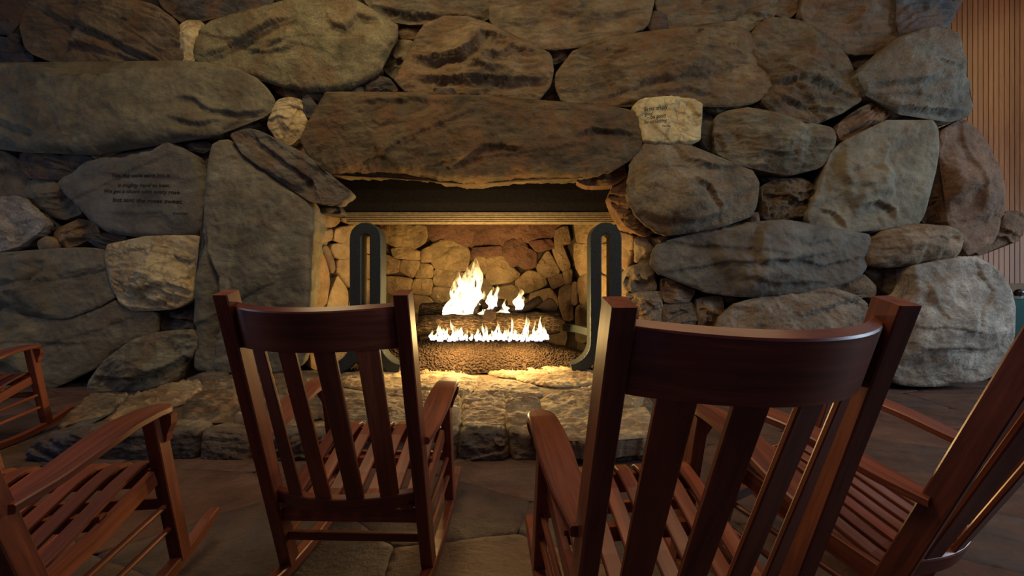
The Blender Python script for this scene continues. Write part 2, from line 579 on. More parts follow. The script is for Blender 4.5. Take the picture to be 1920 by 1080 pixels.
def boxes_mesh(name, boxes):
    V, Fc = [], []
    for b in boxes:
        n = len(V)
        V += box_verts(*b)
        Fc += [tuple(n + i for i in f) for f in BOXF]
    return np_mesh(name, V, Fc)


wall = link_mesh('wall_front', boxes_mesh('wall_front', [
    (-8.0, -2.34, YW + 0.20, 5.5, 0, 5.6), (1.46, 5.0, YW + 0.20, 5.5, 0, 5.6), (-2.34, 1.46, YW + 0.20, 4.62, 2.25, 5.6),
    (-2.34, 1.46, 4.62, 5.5, 2.45, 5.6)]), M_MORTAR)
tag(wall, kind='structure')
P_WALL = Plane((0, YW, 0), (1, 0, 0), (0, 0, 1))      # normal points to the hall


def ps(txt):
    out = []
    for t in txt.split():
        x, y = t.split(',')
        x = float(x); y = float(y)
        if x <= -60: x = -170.0
        if y <= -40: y = -150.0
        out.append((x, y))
    return out


# outline | material | colour | options
ST = [
 ("62,0 270,0 318,30 338,58 341,110 318,129 250,128 170,125 110,120 70,105 45,85 38,50 48,15", M_GNEISS, BR,
    dict(off=.05, strata=.09, sang=-.42, tilt=(0, .12), creases=[([(75,15),(150,50),(230,85),(320,126)], .05, .10, .02), ([(110,85),(180,92),(240,108),(300,124)], .05, .08, .02)])),
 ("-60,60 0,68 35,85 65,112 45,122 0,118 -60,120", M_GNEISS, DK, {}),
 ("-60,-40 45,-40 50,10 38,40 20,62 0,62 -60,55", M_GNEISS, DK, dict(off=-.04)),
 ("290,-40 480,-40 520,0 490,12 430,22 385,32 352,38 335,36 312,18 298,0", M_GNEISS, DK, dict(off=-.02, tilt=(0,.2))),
 ("337,48 354,38 377,40 371,62 362,84 366,113 343,115 338,80", M_QUARTZ, QZ, dict(off=.04, bulge=.05)),
 ("365,85 378,55 400,38 440,28 500,18 560,-5 640,-15 680,10 713,37 747,47 743,73 725,95 713,115 718,130 693,147 640,167 580,170 513,155 470,138 437,124 400,118 366,114", M_GRANITE, (.185,.160,.090),
    dict(off=.08, bulge=.11, slope=.12, creases=[([(560,38),(480,64),(430,84),(366,112)][::-1], .07, .14, .02), ([(452,86),(500,98),(560,94)], .05, .06, .02), ([(612,28),(628,52),(655,60),(672,34),(716,40)], .055, .10, .02)])),
 ("-60,122 0,122 65,122 133,140 193,145 235,133 320,128 340,117 383,118 443,130 493,157 515,185 514,205 492,220 455,222 425,232 405,255 330,255 290,268 210,278 180,288 110,284 40,284 10,264 -60,262", M_SMOOTH, G,
    dict(off=.10, bulge=.16, edge=.16, slope=.10, creases=[([(0,222),(40,240),(85,256)], .05, .1, .02), ([(335,187),(365,186),(395,208),(450,214),(500,206)], .05, .08, .02), ([(325,226),(370,234),(420,228)], .045, .06, .02), ([(55,180),(48,205),(38,218)], .03, .05, .02), ([(100,212),(95,235),(82,252)], .02, .06, .01)])),
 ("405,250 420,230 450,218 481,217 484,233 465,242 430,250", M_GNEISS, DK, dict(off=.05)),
 ("297,264 315,261 318,269 302,273", M_QUARTZ, QZ, dict(off=.04)),
 ("178,276 213,270 222,284 205,296 180,290", M_GNEISS, RU, dict(off=.05)),
 ("215,268 297,266 280,282 240,292 222,292", M_GNEISS, DK, dict(off=.0)),
 ("166,290 185,292 188,298 170,300", M_QUARTZ, QZ, dict(off=.03)),
 ("37,288 110,282 172,297 172,305 150,325 110,337 55,332 37,312", M_GNEISS, DK, dict(off=.06, strata=.06, sang=-.1)),
 ("-60,282 0,283 37,300 50,333 47,367 30,372 0,372 -60,375", M_SMOOTH, BR, dict(off=.0)),
 ("40,367 57,337 110,337 117,353 133,383 152,400 113,413 83,400 57,383", M_SMOOTH, GB, dict(off=.0)),
 ("-60,380 0,377 33,367 53,387 87,420 67,437 20,467 0,470 -60,470", M_GRANITE, WH, dict(off=.08, rough=2.0)),
 ("58,385 85,402 104,425 100,432 86,424", M_GNEISS, DK, {}),
 ("113,343 157,313 177,300 233,297 287,283 320,268 340,280 370,293 383,330 386,380 385,430 375,443 300,444 240,440 207,435 173,413 140,380 118,355", M_SMOOTH, (.115,.108,.090),
    dict(off=.06, bulge=.07, edge=.07, facets=0, rough=.35, name='inscribed', creases=[([(210,400),(260,404),(310,402),(325,412),(330,430)], .012, .12, .006)])),
 ("327,263 387,267 400,273 383,287 347,280", M_GNEISS, DK, dict(off=.02)),
 ("371,288 390,285 396,300 388,345 386,400 383,440 378,380 384,330", M_GNEISS, DK, dict(off=-.02)),
 ("397,270 430,262 440,270 473,303 520,337 563,363 585,377 586,430 578,445 580,490 576,570 574,640 560,692 470,697 380,695 366,690 366,600 370,520 383,455 384,400 390,340 393,295", M_SMOOTH, (.165,.152,.108),
    dict(off=.18, bulge=.10, edge=.16, facets=3, slope=.06, depth=.5, creases=[([(560,366),(520,395),(480,420)], .015, .1, .008), ([(392,420),(400,470),(424,520),(424,600),(400,690)], .06, .10, .0)])),
 ("200,460 277,445 367,444 378,447 376,475 360,507 352,525 362,545 360,563 330,577 277,580 247,580 220,563 207,523 210,503 198,487", M_QUARTZ, QZ,
    dict(off=.14, strata=.11, sang=-.25, rough=1.2, creases=[([(200,487),(250,470),(330,462)], .02, .05, .01), ([(212,520),(262,548),(330,525)], .03, .08, .012), ([(262,548),(300,570),(330,545)], .03, .08, .012)])),
 ("-60,485 0,483 83,470 160,466 198,470 197,487 208,515 217,555 170,580 120,598 60,590 0,560 -60,560", M_SMOOTH, (.175,.148,.095),
    dict(off=.12, bulge=.15, creases=[([(92,488),(94,508),(68,532),(0,548)], .07, .12, .02)])),
 ("-60,568 0,566 60,594 120,602 172,584 220,562 245,585 290,585 292,610 290,625 250,635 205,660 180,690 125,713 95,728 0,735 -60,735", M_SMOOTH, (.150,.122,.074),
    dict(off=.10, bulge=.15, creases=[([(62,611),(38,622),(28,645)], .03, .06, .015)])),
 ("292,585 345,578 366,572 367,618 305,624 296,605", M_GNEISS, DK, dict(off=.03)),
 ("166,735 168,715 192,682 250,637 312,622 360,621 370,635 362,660 332,705 325,725 250,740 170,742", M_GNEISS, LG,
    dict(off=.20, bulge=.16, strata=.10, sang=.45, creases=[([(180,705),(235,706),(280,700),(330,680),(352,664)], .06, .10, .01)])),
 ("371,635 388,650 400,692 362,700 332,722 335,705", M_GNEISS, RU, dict(off=.05)),
 ("103,433 147,410 180,420 187,440 157,440 150,453 123,463 103,453", M_SMOOTH, (.23,.14,.06), dict(off=-.02)),
 ("70,453 87,443 103,453 97,467 73,467", M_SMOOTH, OR, dict(off=.03)),
 ("153,440 200,437 240,445 200,460 197,470 167,453", M_GNEISS, DK, dict(off=.03)),
 ("96,728 125,714 168,720 168,745 90,745", M_GNEISS, DK, dict(off=.02)),
 ("500,227 523,187 545,184 563,187 573,225 565,255 543,272 520,260 503,240", M_QUARTZ, QZ, dict(off=.10)),
 ("563,190 577,178 593,200 593,213 577,220 570,207", M_SMOOTH, (.05,.055,.062), dict(off=.10)),
 ("503,153 560,167 563,182 540,185 517,170", M_GNEISS, BR, dict(off=.0)),
 ("563,172 610,173 597,187 567,186", M_GNEISS, BR, dict(off=.0)),
 ("433,252 470,240 493,250 545,278 573,290 600,317 640,350 657,362 630,382 605,380 587,378 540,348 475,303 455,285", M_GNEISS, (.105,.098,.078),
    dict(off=.24, bulge=.06, strata=.07, sang=-.72, creases=[([(470,243),(485,268),(530,300),(580,335),(600,378)], .05, .08, .02), ([(492,252),(540,285),(600,320)], .02, .04, .012)])),
 ("553,277 568,274 582,293 570,292", M_SMOOTH, BR, dict(off=.02)),
 ("565,262 578,235 600,200 612,173 650,178 693,180 740,176 780,175 815,182 870,181 910,180 970,196 1010,194 1050,193 1110,200 1160,204 1192,210 1200,240 1201,272 1180,298 1147,320 1083,333 1000,330 930,338 897,343 840,338 770,326 713,323 660,325 610,324 583,298 568,275", M_GNEISS, (.108,.080,.043),
    dict(off=.22, bulge=.15, edge=.13, rough=1.5, slope=.10, strata=.0, depth=.5, creases=[([(705,280),(730,300),(760,330)], .03, .10, .01), ([(835,305),(850,318),(910,276),(990,280)], .05, .09, .01), ([(1070,262),(1110,240),(1190,250)], .04, .10, .0), ([(650,195),(740,190),(860,200)], .02, .08, .0)])),
 ("1080,336 1150,322 1170,305 1174,330 1150,347 1100,347", M_GNEISS, (.15,.09,.045), dict(off=.10)),
 ("720,130 727,107 747,75 775,77 767,130 762,140 737,147", M_SMOOTH, GB, dict(off=-.03)),
 ("748,50 793,52 780,72 750,72", M_GNEISS, BR, dict(off=-.04)),
 ("768,115 780,73 797,47 830,32 873,33 927,50 957,73 1000,90 1030,100 1037,133 1030,165 1000,193 970,194 937,183 850,178 815,178 763,170 740,150 762,138", M_GNEISS, (.155,.112,.062),
    dict(off=.12, bulge=.17, creases=[([(770,108),(830,108),(870,106),(895,88),(903,66),(955,76)], .10, .13, .02), ([(905,106),(935,108),(958,90),(1005,96)], .07, .07, .02), ([(780,140),(850,148),(960,150),(1030,148)], .09, .10, .01), ([(835,133),(900,128),(940,140)], .04, .06, .01)])),
 ("683,157 713,140 733,150 747,170 720,177 687,175", M_GNEISS, DK, dict(off=.02)),
 ("655,168 680,162 682,175 660,175", M_SMOOTH, LG, dict(off=.02)),
 ("812,166 850,165 856,178 815,180", M_GNEISS, DK, dict(off=.16)),
 ("620,-40 905,-40 918,0 923,23 920,33 900,36 857,30 813,33 760,42 720,33 690,12", M_GNEISS, GB, dict(off=.06, strata=.10, sang=-.15, tilt=(0,.12), creases=[([(690,5),(760,22),(850,28),(915,30)], .06, .1, .0)])),
 ("925,-40 1210,-40 1225,0 1218,25 1212,50 1160,67 1087,86 1027,92 985,82 950,68 918,38 924,20", M_GNEISS, (.15,.115,.066), dict(off=.08, strata=.09, sang=.18)),
 ("1212,30 1227,20 1252,27 1250,53 1227,62 1213,50", M_GNEISS, DK, dict(off=.04)),
 ("1027,97 1050,80 1067,90 1060,113 1040,120", M_GNEISS, DK, dict(off=.0)),
 ("1043,140 1058,118 1077,97 1147,70 1233,60 1330,47 1397,40 1400,67 1403,97 1388,120 1423,127 1443,147 1447,167 1423,187 1377,200 1310,190 1227,182 1147,200 1093,193 1053,187 1043,165", M_GNEISS, (.150,.112,.060),
    dict(off=.12, bulge=.16, strata=.13, sang=.22, creases=[([(1180,158),(1240,152),(1300,148),(1350,132),(1392,120)], .03, .09, .01), ([(1215,176),(1290,168),(1350,180)], .03, .06, .0)])),
 ("1250,-40 1460,-40 1458,15 1390,35 1293,50 1253,55 1252,25 1228,10", M_GNEISS, GB, dict(off=.04)),
 ("1380,35 1420,15 1458,5 1457,25 1420,47 1400,60 1385,40", M_GNEISS, G, dict(off=.06)),
 ("1458,-40 1500,-40 1495,23 1476,34 1450,27", M_GNEISS, BR, dict(off=.0)),
 ("1405,85 1412,60 1425,45 1448,34 1490,37 1515,45 1549,68 1588,107 1611,158 1619,183 1577,211 1532,231 1501,225 1450,208 1425,191 1445,165 1440,140 1420,125 1408,105", M_GNEISS, (.138,.108,.062),
    dict(off=.10, bulge=.16, strata=.08, sang=-.52, rough=1.3, creases=[([(1425,160),(1500,150),(1560,165),(1618,185)], .05, .08, .01), ([(1455,185),(1520,200),(1570,205)], .04, .06, .0)])),
 ("1500,35 1530,-40 1640,-40 1680,15 1680,60 1690,75 1660,90 1640,100 1591,100 1560,73 1530,52", M_GNEISS, BR, dict(off=.06)),
 ("1682,20 1690,-40 1820,-40 1805,0 1785,32 1777,53 1749,50 1692,72 1680,45", M_GNEISS, (.085,.090,.092), dict(off=.10, depth=.7)),
 ("1588,104 1628,82 1662,84 1640,105 1616,130 1602,124", M_GNEISS, DK, dict(off=-.02)),
 ("1608,143 1622,124 1662,90 1684,73 1749,50 1794,65 1802,112 1805,146 1819,180 1821,203 1813,217 1774,226 1754,217 1690,210 1676,200 1660,185 1625,175 1616,152", M_GRANITE, (.165,.155,.118),
    dict(off=.16, bulge=.16, depth=.8, strata=.0, creases=[([(1625,160),(1670,160),(1740,156)], .04, .08, .01), ([(1735,120),(1760,126),(1790,132)], .05, .04, .01), ([(1676,198),(1740,205),(1815,210)], .06, .06, .0)])),
 ("1574,234 1608,205 1660,186 1682,192 1676,206 1645,234 1622,245 1577,263 1570,250", M_GNEISS, (.175,.105,.055), dict(off=.08, strata=.05, sang=.5)),
 ("1340,225 1350,212 1400,202 1460,213 1507,230 1560,240 1568,257 1557,293 1540,313 1477,328 1393,310 1360,297 1343,285", M_GNEISS, (.175,.150,.092),
    dict(off=.12, bulge=.15, edge=.13, creases=[([(1345,250),(1358,275),(1362,296)], .03, .05, .01)])),
 ("1317,213 1330,207 1338,230 1341,287 1323,277 1313,253", M_SMOOTH, (.085,.09,.09), dict(off=.0)),
 ("1320,193 1360,187 1366,200 1347,213 1327,203", M_SMOOTH, (.14,.13,.10), dict(off=.04)),
 ("1413,200 1423,188 1427,203 1420,206", M_SMOOTH, LG, dict(off=.02)),
 ("1188,200 1196,193 1206,184 1225,185 1255,182 1268,185 1290,185 1302,188 1316,196 1315,219 1311,231 1312,262 1289,268 1255,270 1224,268 1203,267 1202,251 1198,231 1190,214", M_QUARTZ, (.66,.56,.28),
    dict(off=.20, bulge=.05, edge=.04, facets=0, rough=.5, name='quotation', creases=[([(1218,236),(1235,252),(1256,268)], .012, .05, .01), ([(1226,213),(1264,209),(1290,222),(1312,230)], .012, .04, .008), ([(1290,190),(1300,215),(1314,222)], .03, .05, .015)])),
 ("1177,370 1183,310 1190,290 1207,270 1280,268 1313,287 1350,303 1413,320 1423,340 1420,380 1407,403 1353,423 1293,433 1253,440 1233,433 1200,407", M_GRANITE, (.215,.180,.118),
    dict(off=.20, bulge=.20, edge=.14, creases=[([(1195,392),(1240,412),(1300,416),(1348,402)], .05, .09, .01), ([(1290,335),(1320,355),(1345,385),(1348,402)], .04, .09, .01), ([(1265,268),(1285,300),(1350,320)], .03, .09, .0)])),
 ("1143,367 1153,340 1175,328 1187,387 1230,433 1213,443 1180,427 1160,400", M_GNEISS, (.17,.098,.050), dict(off=.08)),
 ("1430,350 1447,340 1507,335 1527,350 1530,367 1507,410 1453,413 1430,410", M_GRANITE, (.12,.088,.052), dict(off=.03, rough=3.2, creases=[([(1435,365),(1470,370),(1490,382),(1525,368)], .06, .06, .02)])),
 ("1410,400 1422,398 1424,418 1408,422", M_SMOOTH, BR, dict(off=.02)),
 ("1497,412 1512,415 1522,430 1510,432", M_SMOOTH, BR, dict(off=.02)),
 ("1515,405 1538,355 1560,290 1570,275 1590,262 1640,240 1660,228 1690,227 1707,233 1750,226 1758,245 1760,290 1742,356 1732,398 1720,421 1605,432 1538,434 1520,424", M_SMOOTH, (.165,.142,.092),
    dict(off=.14, bulge=.14, creases=[([(1582,268),(1570,320),(1585,345),(1625,350)], .03, .07, .01), ([(1600,388),(1640,378),(1678,392),(1676,412)], .05, .07, .0), ([(1538,392),(1565,398),(1590,425)], .035, .05, .0)])),
 ("1727,415 1757,342 1775,330 1778,420 1745,423", M_GNEISS, (.12,.085,.055), dict(off=-.02)),
 ("1765,245 1802,226 1822,234 1856,276 1868,310 1883,367 1880,405 1870,440 1858,455 1830,468 1815,480 1800,440 1778,420 1775,330 1762,290", M_GRANITE, (.20,.115,.068),
    dict(off=.10, bulge=.15, depth=.8, creases=[([(1800,228),(1805,270),(1822,330),(1825,400)], .024, .10, .012)])),
 ("1868,432 1887,396 1916,398 1922,415 1912,452 1870,460 1840,478 1828,470 1860,448", M_GRANITE, (.19,.10,.05), dict(off=-.02, depth=.5)),
 ("1630,462 1650,437 1718,421 1788,427 1805,441 1802,466 1788,486 1718,494 1625,500", M_GNEISS, (.215,.150,.085), dict(off=.16, bulge=.14, strata=.09, sang=.25)),
 ("1223,467 1253,453 1353,430 1400,418 1420,421 1453,415 1493,417 1513,432 1553,437 1630,440 1635,470 1623,483 1622,507 1587,530 1503,550 1420,555 1333,550 1300,533 1237,513 1222,497", M_SMOOTH, (.118,.108,.085),
    dict(off=.16, bulge=.18, edge=.15, creases=[([(1416,424),(1408,470),(1412,492),(1425,500)], .045, .06, .02), ([(1412,498),(1450,490),(1500,490),(1540,500),(1580,490),(1625,480)], .03, .06, .015), ([(1385,515),(1440,530),(1555,528)], .02, .06, .0), ([(1500,458),(1530,456),(1560,450)], .03, .04, .01)])),
 ("1350,600 1380,570 1420,560 1520,547 1553,540 1593,550 1620,560 1630,578 1628,600 1640,640 1650,718 1350,718 1342,660", M_GRANITE, (.27,.215,.150), dict(off=.16, rough=1.7)),
 ("1550,540 1600,520 1620,515 1643,537 1640,555 1615,558", M_GRANITE, (.21,.145,.085), dict(off=.10)),
 ("1620,507 1655,500 1657,545 1643,537", M_SMOOTH, BR, dict(off=.0)),
 ("1657,545 1663,503 1700,496 1707,515 1700,548 1675,555", M_GRANITE, (.26,.20,.13), dict(off=.03)),
 ("1709,503 1720,497 1802,486 1828,483 1870,503 1873,515 1887,531 1901,565 1900,620 1890,680 1850,712 1760,722 1690,722 1650,690 1650,640 1690,570 1706,548", M_GRANITE, WH,
    dict(off=.22, bulge=.18, depth=.9, facets=8, slope=.32, creases=[([(1828,487),(1840,520),(1855,545),(1815,590),(1805,625)], .026, .09, .02), ([(1725,525),(1730,560),(1755,600)], .022, .08, .015)])),
 ("1223,447 1253,443 1243,460 1227,458", M_SMOOTH, BR, dict(off=.04)),
 ("1191,447 1202,438 1224,444 1227,462 1216,489 1193,492", M_FIREBOX, (.25,.195,.125), dict(off=.0)),
 ("1171,533 1182,500 1216,489 1224,504 1233,544 1198,548 1173,542", M_FIREBOX, (.25,.205,.14), dict(off=.04)),
 ("1173,553 1191,549 1240,547 1242,564 1240,613 1211,609 1180,580", M_GRANITE, (.28,.225,.15), dict(off=.04)),
 ("1240,520 1305,543 1293,565 1245,568", M_GNEISS, (.22,.17,.115), dict(off=.06, strata=.06, sang=-.2)),
 ("1243,570 1300,567 1310,600 1300,640 1245,645", M_GRANITE, (.14,.115,.085), dict(off=.04)),
 ("1305,560 1353,555 1358,590 1340,622 1310,625 1312,600", M_GRANITE, (.22,.16,.10), dict(off=.06)),
 ("1357,555 1377,556 1390,570 1363,567", M_SMOOTH, BR, dict(off=.0)),
 ("1182,585 1212,612 1240,618 1242,690 1195,690 1180,640", M_FIREBOX, (.23,.18,.12), dict(off=.02)),
 ("1245,650 1300,645 1340,628 1345,715 1250,716", M_GRANITE, (.19,.145,.10), dict(off=.05)),
]
random.seed(3)
named = {}
for spec in ST:
    txt, mat, c, kw = spec
    kw = dict(kw)
    nm = kw.pop('name', None)
    o = stone(ps(txt), P_WALL, wall, mat, c, **kw)
    if nm: named[nm] = o
named['quotation']['label'] = 'pale quartz block with four lines of black lettering'
named['inscribed']['label'] = 'flat grey stone carved with four lines of verse'

# stone chips wedged into the gaps
CH = ["18,62 40,66 34,84 8,80", "60,118 100,126 120,137 70,124", "322,128 345,118 372,120 338,118", "470,222 500,214 512,226 496,236",
      "590,384 632,384 640,400 592,398", "1196,280 1182,300 1176,322 1192,296", "1012,180 1046,176 1052,190 1012,192", "1420,330 1436,322 1480,334 1436,342",
      "1545,318 1560,300 1552,345 1530,352", "1410,408 1432,412 1428,418", "1578,266 1600,255 1585,262", "1150,348 1176,338 1160,360", "1625,508 1650,505 1640,520 1622,514",
      "1395,110 1412,104 1420,122 1402,122", "1640,240 1672,214 1690,216 1660,230", "1300,560 1312,548 1350,556 1312,562", "1680,222 1720,216 1750,226 1705,232"]
for t in CH:
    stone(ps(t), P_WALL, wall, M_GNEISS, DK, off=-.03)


# lettering cut on the two stones
def lettering(st, lines, plane, name='lettering'):
    bv = BVHTree.FromPolygons([st.matrix_local @ v.co for v in st.data.vertices], [tuple(p.vertices) for p in st.data.polygons])
    V, Fc = [], []
    for text, px, py, hpx, rot, wpx, shear in lines:
        cu = bpy.data.curves.new('t', 'FONT')
        cu.body = text; cu.size = 1.0; cu.shear = shear; cu.offset = 0.018
        ob = bpy.data.objects.new('t', cu)
        col.objects.link(ob)
        bpy.context.view_layer.update()
        me = bpy.data.meshes.new_from_object(ob.evaluated_get(bpy.context.evaluated_depsgraph_get()))
        bm = bmesh.new(); bm.from_mesh(me)
        bmesh.ops.triangulate(bm, faces=bm.faces)
        co = np.array([v.co[:] for v in bm.verts]); fs = [tuple(v.index for v in f.verts) for f in bm.faces]
        bm.free(); bpy.data.meshes.remove(me); bpy.data.objects.remove(ob); bpy.data.curves.remove(cu)
        width = co[:, 0].max() - co[:, 0].min()
        pu, pv = plane.uv(px, py)
        mpp = YW / F * 0.96
        sx = wpx * mpp / width; sy = hpx * mpp / 0.72
        ca, sa = math.cos(rot), math.sin(rot)
        n0 = len(V)
        for c in co:
            a, b = (c[0] - co[:, 0].min()) * sx, c[1] * sy
            x, z = pu + a * ca - b * sa, pv + a * sa + b * ca
            hit = bv.ray_cast(Vector((x, 2.0, z)), Vector((0, 1, 0)))
            y = hit[0].y if hit[0] is not None else YW - 0.3
            V.append((x, y - 0.0035, z))
        Fc += [tuple(n0 + i for i in f) for f in fs]
    me = np_mesh(name, V, Fc)
    o = link_mesh(name, me, M_LETTER, st)
    o.matrix_parent_inverse = st.matrix_basis.inverted()
    return o


lettering(named['quotation'], [
    ('Be not', 1204, 214, 7.5, .12, 19, .15), ('simply', 1226, 211.5, 7.5, .12, 22, .35),
    ('good', 1205, 222, 6.5, .08, 15, .2), ('\u2013 be good', 1209, 228.5, 7.5, .10, 35, .2),
    ('for something.', 1204, 237, 7, .08, 42, .3), ('Thoreau', 1237, 243, 4, .05, 15.5, .2)], P_WALL.shifted(.24))
lettering(named['inscribed'], [
    ("This old world we're livin in", 209, 332, 7, .0, 112, .1), ('is mighty hard to beat.', 220, 350, 7, -.01, 101, .1),
    ('We get a thorn with every rose', 194, 361, 7, -.02, 145, .1), ('but aint the roses sweet.', 213, 378, 8, -.03, 132, .1),
    ('STANTON', 325, 402.5, 4, -.01, 28, .0)], P_WALL.shifted(.12))

# ------------------------------------------------------------------ firebox
YB = 5.4
BL0, BL1 = (-2.257, YW), (-1.95, YB)
BR0, BR1 = (1.374, YW), (0.84, YB)
fbv = []
fbx = empty('firebox', (-0.45, 5.0, 0.18))
tag(fbx, 'deep stone lined firebox recess under the long brown lintel stone', 'firebox')


def wall_quad(name, p0, p1, z0, z1, th=0.12):
    d = Vector((p1[0] - p0[0], p1[1] - p0[1], 0)).normalized()
    n = Vector((-d.y, d.x, 0)) * th
    a, b = Vector((p0[0], p0[1], 0)), Vector((p1[0], p1[1], 0))
    V = [a, b, b + n, a + n]
    V = [(v.x, v.y, z0) for v in V] + [(v.x, v.y, z1) for v in V]
    o = link_mesh(name, np_mesh(name, V, BOXF), M_JOINT, fbx)
    o.matrix_parent_inverse = fbx.matrix_basis.inverted()
    return o


def offset_pt(p, dx, dy): return (p[0] + dx, p[1] + dy)


wall_quad('back_panel', (BL1[0] - .1, YB + .07), (BR1[0] + .1, YB + .07), 0.0, 2.5)
wall_quad('side_panel', (BL0[0] - .09, YW + .12), (BL1[0] - .09, YB + .05), 0.0, 2.5)
wall_quad('side_panel', (BR1[0] + .09, YB + .05), (BR0[0] + .09, YW + .12), 0.0, 2.5)
o = link_mesh('light_stop_plate', boxes_mesh('light_stop_plate', [(-2.3, 1.42, 4.62, 5.5, 2.36, 2.44)]), M_BLACK, fbx)  # added unseen plate that stops light leaking out above the fire
o.matrix_parent_inverse = fbx.matrix_basis.inverted()

P_BACK = Plane((0, YB, 0), (1, 0, 0), (0, 0, 1))
P_LEFT = Plane((BL0[0], BL0[1], 0), (BL1[0] - BL0[0], BL1[1] - BL0[1], 0), (0, 0, 1))
P_RIGHT = Plane((BR1[0], BR1[1], 0), (BR0[0] - BR1[0], BR0[1] - BR1[1], 0), (0, 0, 1))


def fstone(t, pl, c, **kw):
    kw.setdefault('depth', 0.14)
    kw.setdefault('grow', 0.014)
    kw.setdefault('bulge', 0.035)
    kw.setdefault('edge', 0.022)
    kw.setdefault('slope', 0.15)
    o = stone(ps(t), pl, fbx, kw.pop('mat', M_FIREBOX), c, **kw)
    o.matrix_parent_inverse = fbx.matrix_basis.inverted()
    return o


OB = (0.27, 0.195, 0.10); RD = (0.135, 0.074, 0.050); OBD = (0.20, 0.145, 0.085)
for t, c in [("717,430 747,421 800,425 798,453 773,467 740,460 720,450", OB), ("733,467 760,463 790,473 787,487 740,483", OB),
             ("801,380 880,380 888,433 880,460 863,463 837,449 813,452 803,440", RD), ("883,437 890,380 960,378 1033,380 1060,424 1027,449 945,453 920,463 883,463", RD),
             ("804,466 820,452 847,452 877,468 880,480 872,508 813,502", OB), ("878,502 893,482 910,484 913,507 903,520 874,518", OB),
             ("947,455 973,444 990,463 983,494 960,500 943,478", RD), ("990,453 1033,449 1040,463 1007,472", RD), ("1007,500 1027,470 1050,507 1040,519 1013,520", OBD),
             ("913,484 943,481 960,503 975,514 960,527 913,533", OB), ("967,528 993,507 1017,515 1027,533 990,549 970,542", OB), ("927,541 963,535 987,549 960,560 933,552", OB),
             ("993,552 1033,541 1047,567 1040,590 993,585", OB), ("1027,521 1053,513 1057,533 1037,541", OBD), ("1051,541 1072,533 1074,600 1058,600 1048,565", OBD),
             ("1037,468 1053,455 1070,500 1058,509 1048,500", OBD), ("1042,430 1064,424 1070,456 1060,455 1040,463", OBD), ("1056,511 1072,505 1072,530 1060,533", OBD),
             ("753,488 787,490 787,507 773,520 750,508", OB), ("721,478 750,488 747,508 720,514", OB), ("790,470 805,462 811,490 790,491", OB),
             ("790,494 810,498 811,520 778,520", OB), ("816,505 871,512 871,538 813,534", OB), ("777,524 810,524 808,553 770,550", OB),
             ("813,538 847,541 847,567 818,568 808,556", OB), ("767,554 806,558 813,572 773,590", OB), ("721,518 773,524 767,552 727,550", OB),
             ("722,553 765,556 772,594 724,600", OB), ("850,541 925,537 927,562 850,566", OB), ("930,556 990,560 990,585 930,585", OB),
             ("874,521 910,523 925,535 874,538", OB), ("720,380 798,380 800,422 747,419 717,428 708,410", RD), ("885,465 940,462 942,478 912,481 893,479 884,492", RD),
             ("700,432 714,432 718,452 716,475 703,470", OB), ("700,476 717,479 717,515 702,512", OB), ("702,518 719,519 724,552 703,556", OB),
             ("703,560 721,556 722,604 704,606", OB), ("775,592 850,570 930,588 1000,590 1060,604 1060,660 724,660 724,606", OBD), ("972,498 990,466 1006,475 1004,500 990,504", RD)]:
    fstone(t, P_BACK, c)
for t, c in [("588,400 630,393 637,415 623,425 590,417", OR), ("584,440 623,430 620,450 584,456", OR), ("585,463 593,460 610,487 617,533 610,570 584,590", OR),
             ("603,463 613,462 628,503 623,512", OBD), ("615,572 633,517 652,547 650,590 615,590", OB), ("630,430 660,422 680,430 676,452 640,455 628,448", OB),
             ("620,460 672,456 674,482 640,484 628,480", OB), ("632,488 674,486 674,516 656,540 634,510", OB), ("682,432 697,434 697,474 680,474", OB),
             ("678,480 697,480 698,520 680,520", OB), ("660,548 676,524 696,526 698,580 655,584", OB), ("585,596 648,594 652,640 645,672 600,688 584,690", OBD), ("655,590 698,586 700,650 660,668", OBD),
             ("592,344 640,350 640,390 590,396", OBD), ("645,352 698,372 698,428 660,418 643,412", OBD)]:
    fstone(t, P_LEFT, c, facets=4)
for t, c in [("1076,388 1110,378 1150,370 1150,453 1110,456 1080,452", OB), ("1076,458 1109,459 1107,505 1090,520 1080,500", OB), ("1112,460 1149,457 1164,470 1168,500 1148,520 1125,505", OB),
             ("1156,433 1187,444 1185,469 1162,460", OR), ("1162,464 1184,471 1180,489 1174,506 1166,500", OR), ("1084,522 1110,510 1112,560 1088,570", OB), ("1115,512 1148,524 1150,570 1117,575", OB),
             ("1080,576 1112,568 1150,575 1165,614 1095,640 1080,640", OBD), ("1154,525 1172,520 1178,560 1182,600 1156,570", OR), ("1154,365 1186,360 1188,438 1158,428", OR),
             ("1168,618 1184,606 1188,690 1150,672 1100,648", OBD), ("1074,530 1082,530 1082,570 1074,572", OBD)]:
    fstone(t, P_RIGHT, c, facets=4)

# ------------------------------------------------------------------ hearth
ZH = 0.188
hearth = link_mesh('hearth', None or (lambda: (lambda poly: np_mesh('hearth',
    [(x, y, 0) for x, y in poly] + [(x, y, ZH - .035) for x, y in poly],
    [tuple(range(len(poly)))[::-1], tuple(range(len(poly), 2 * len(poly)))] + [(i, (i + 1) % len(poly), len(poly) + (i + 1) % len(poly), len(poly) + i) for i in range(len(poly))]))(
    [(-2.96, 2.53), (0.92, 2.53), (1.08, 3.2), (1.25, 4.45), (0.9, 5.42), (-2.0, 5.42), (-2.3, 4.5), (-3.4, 4.45), (-3.25, 3.3)]))(), M_JOINT)
tag(hearth, 'raised fieldstone hearth platform in front of the fire', 'hearth')
P_TOP = Plane((0, 0, ZH - .02), (1, 0, 0), (0, 1, 0))
P_FRONT = Plane((0, 2.50, 0), (1, 0, 0), (0, 0, 1))


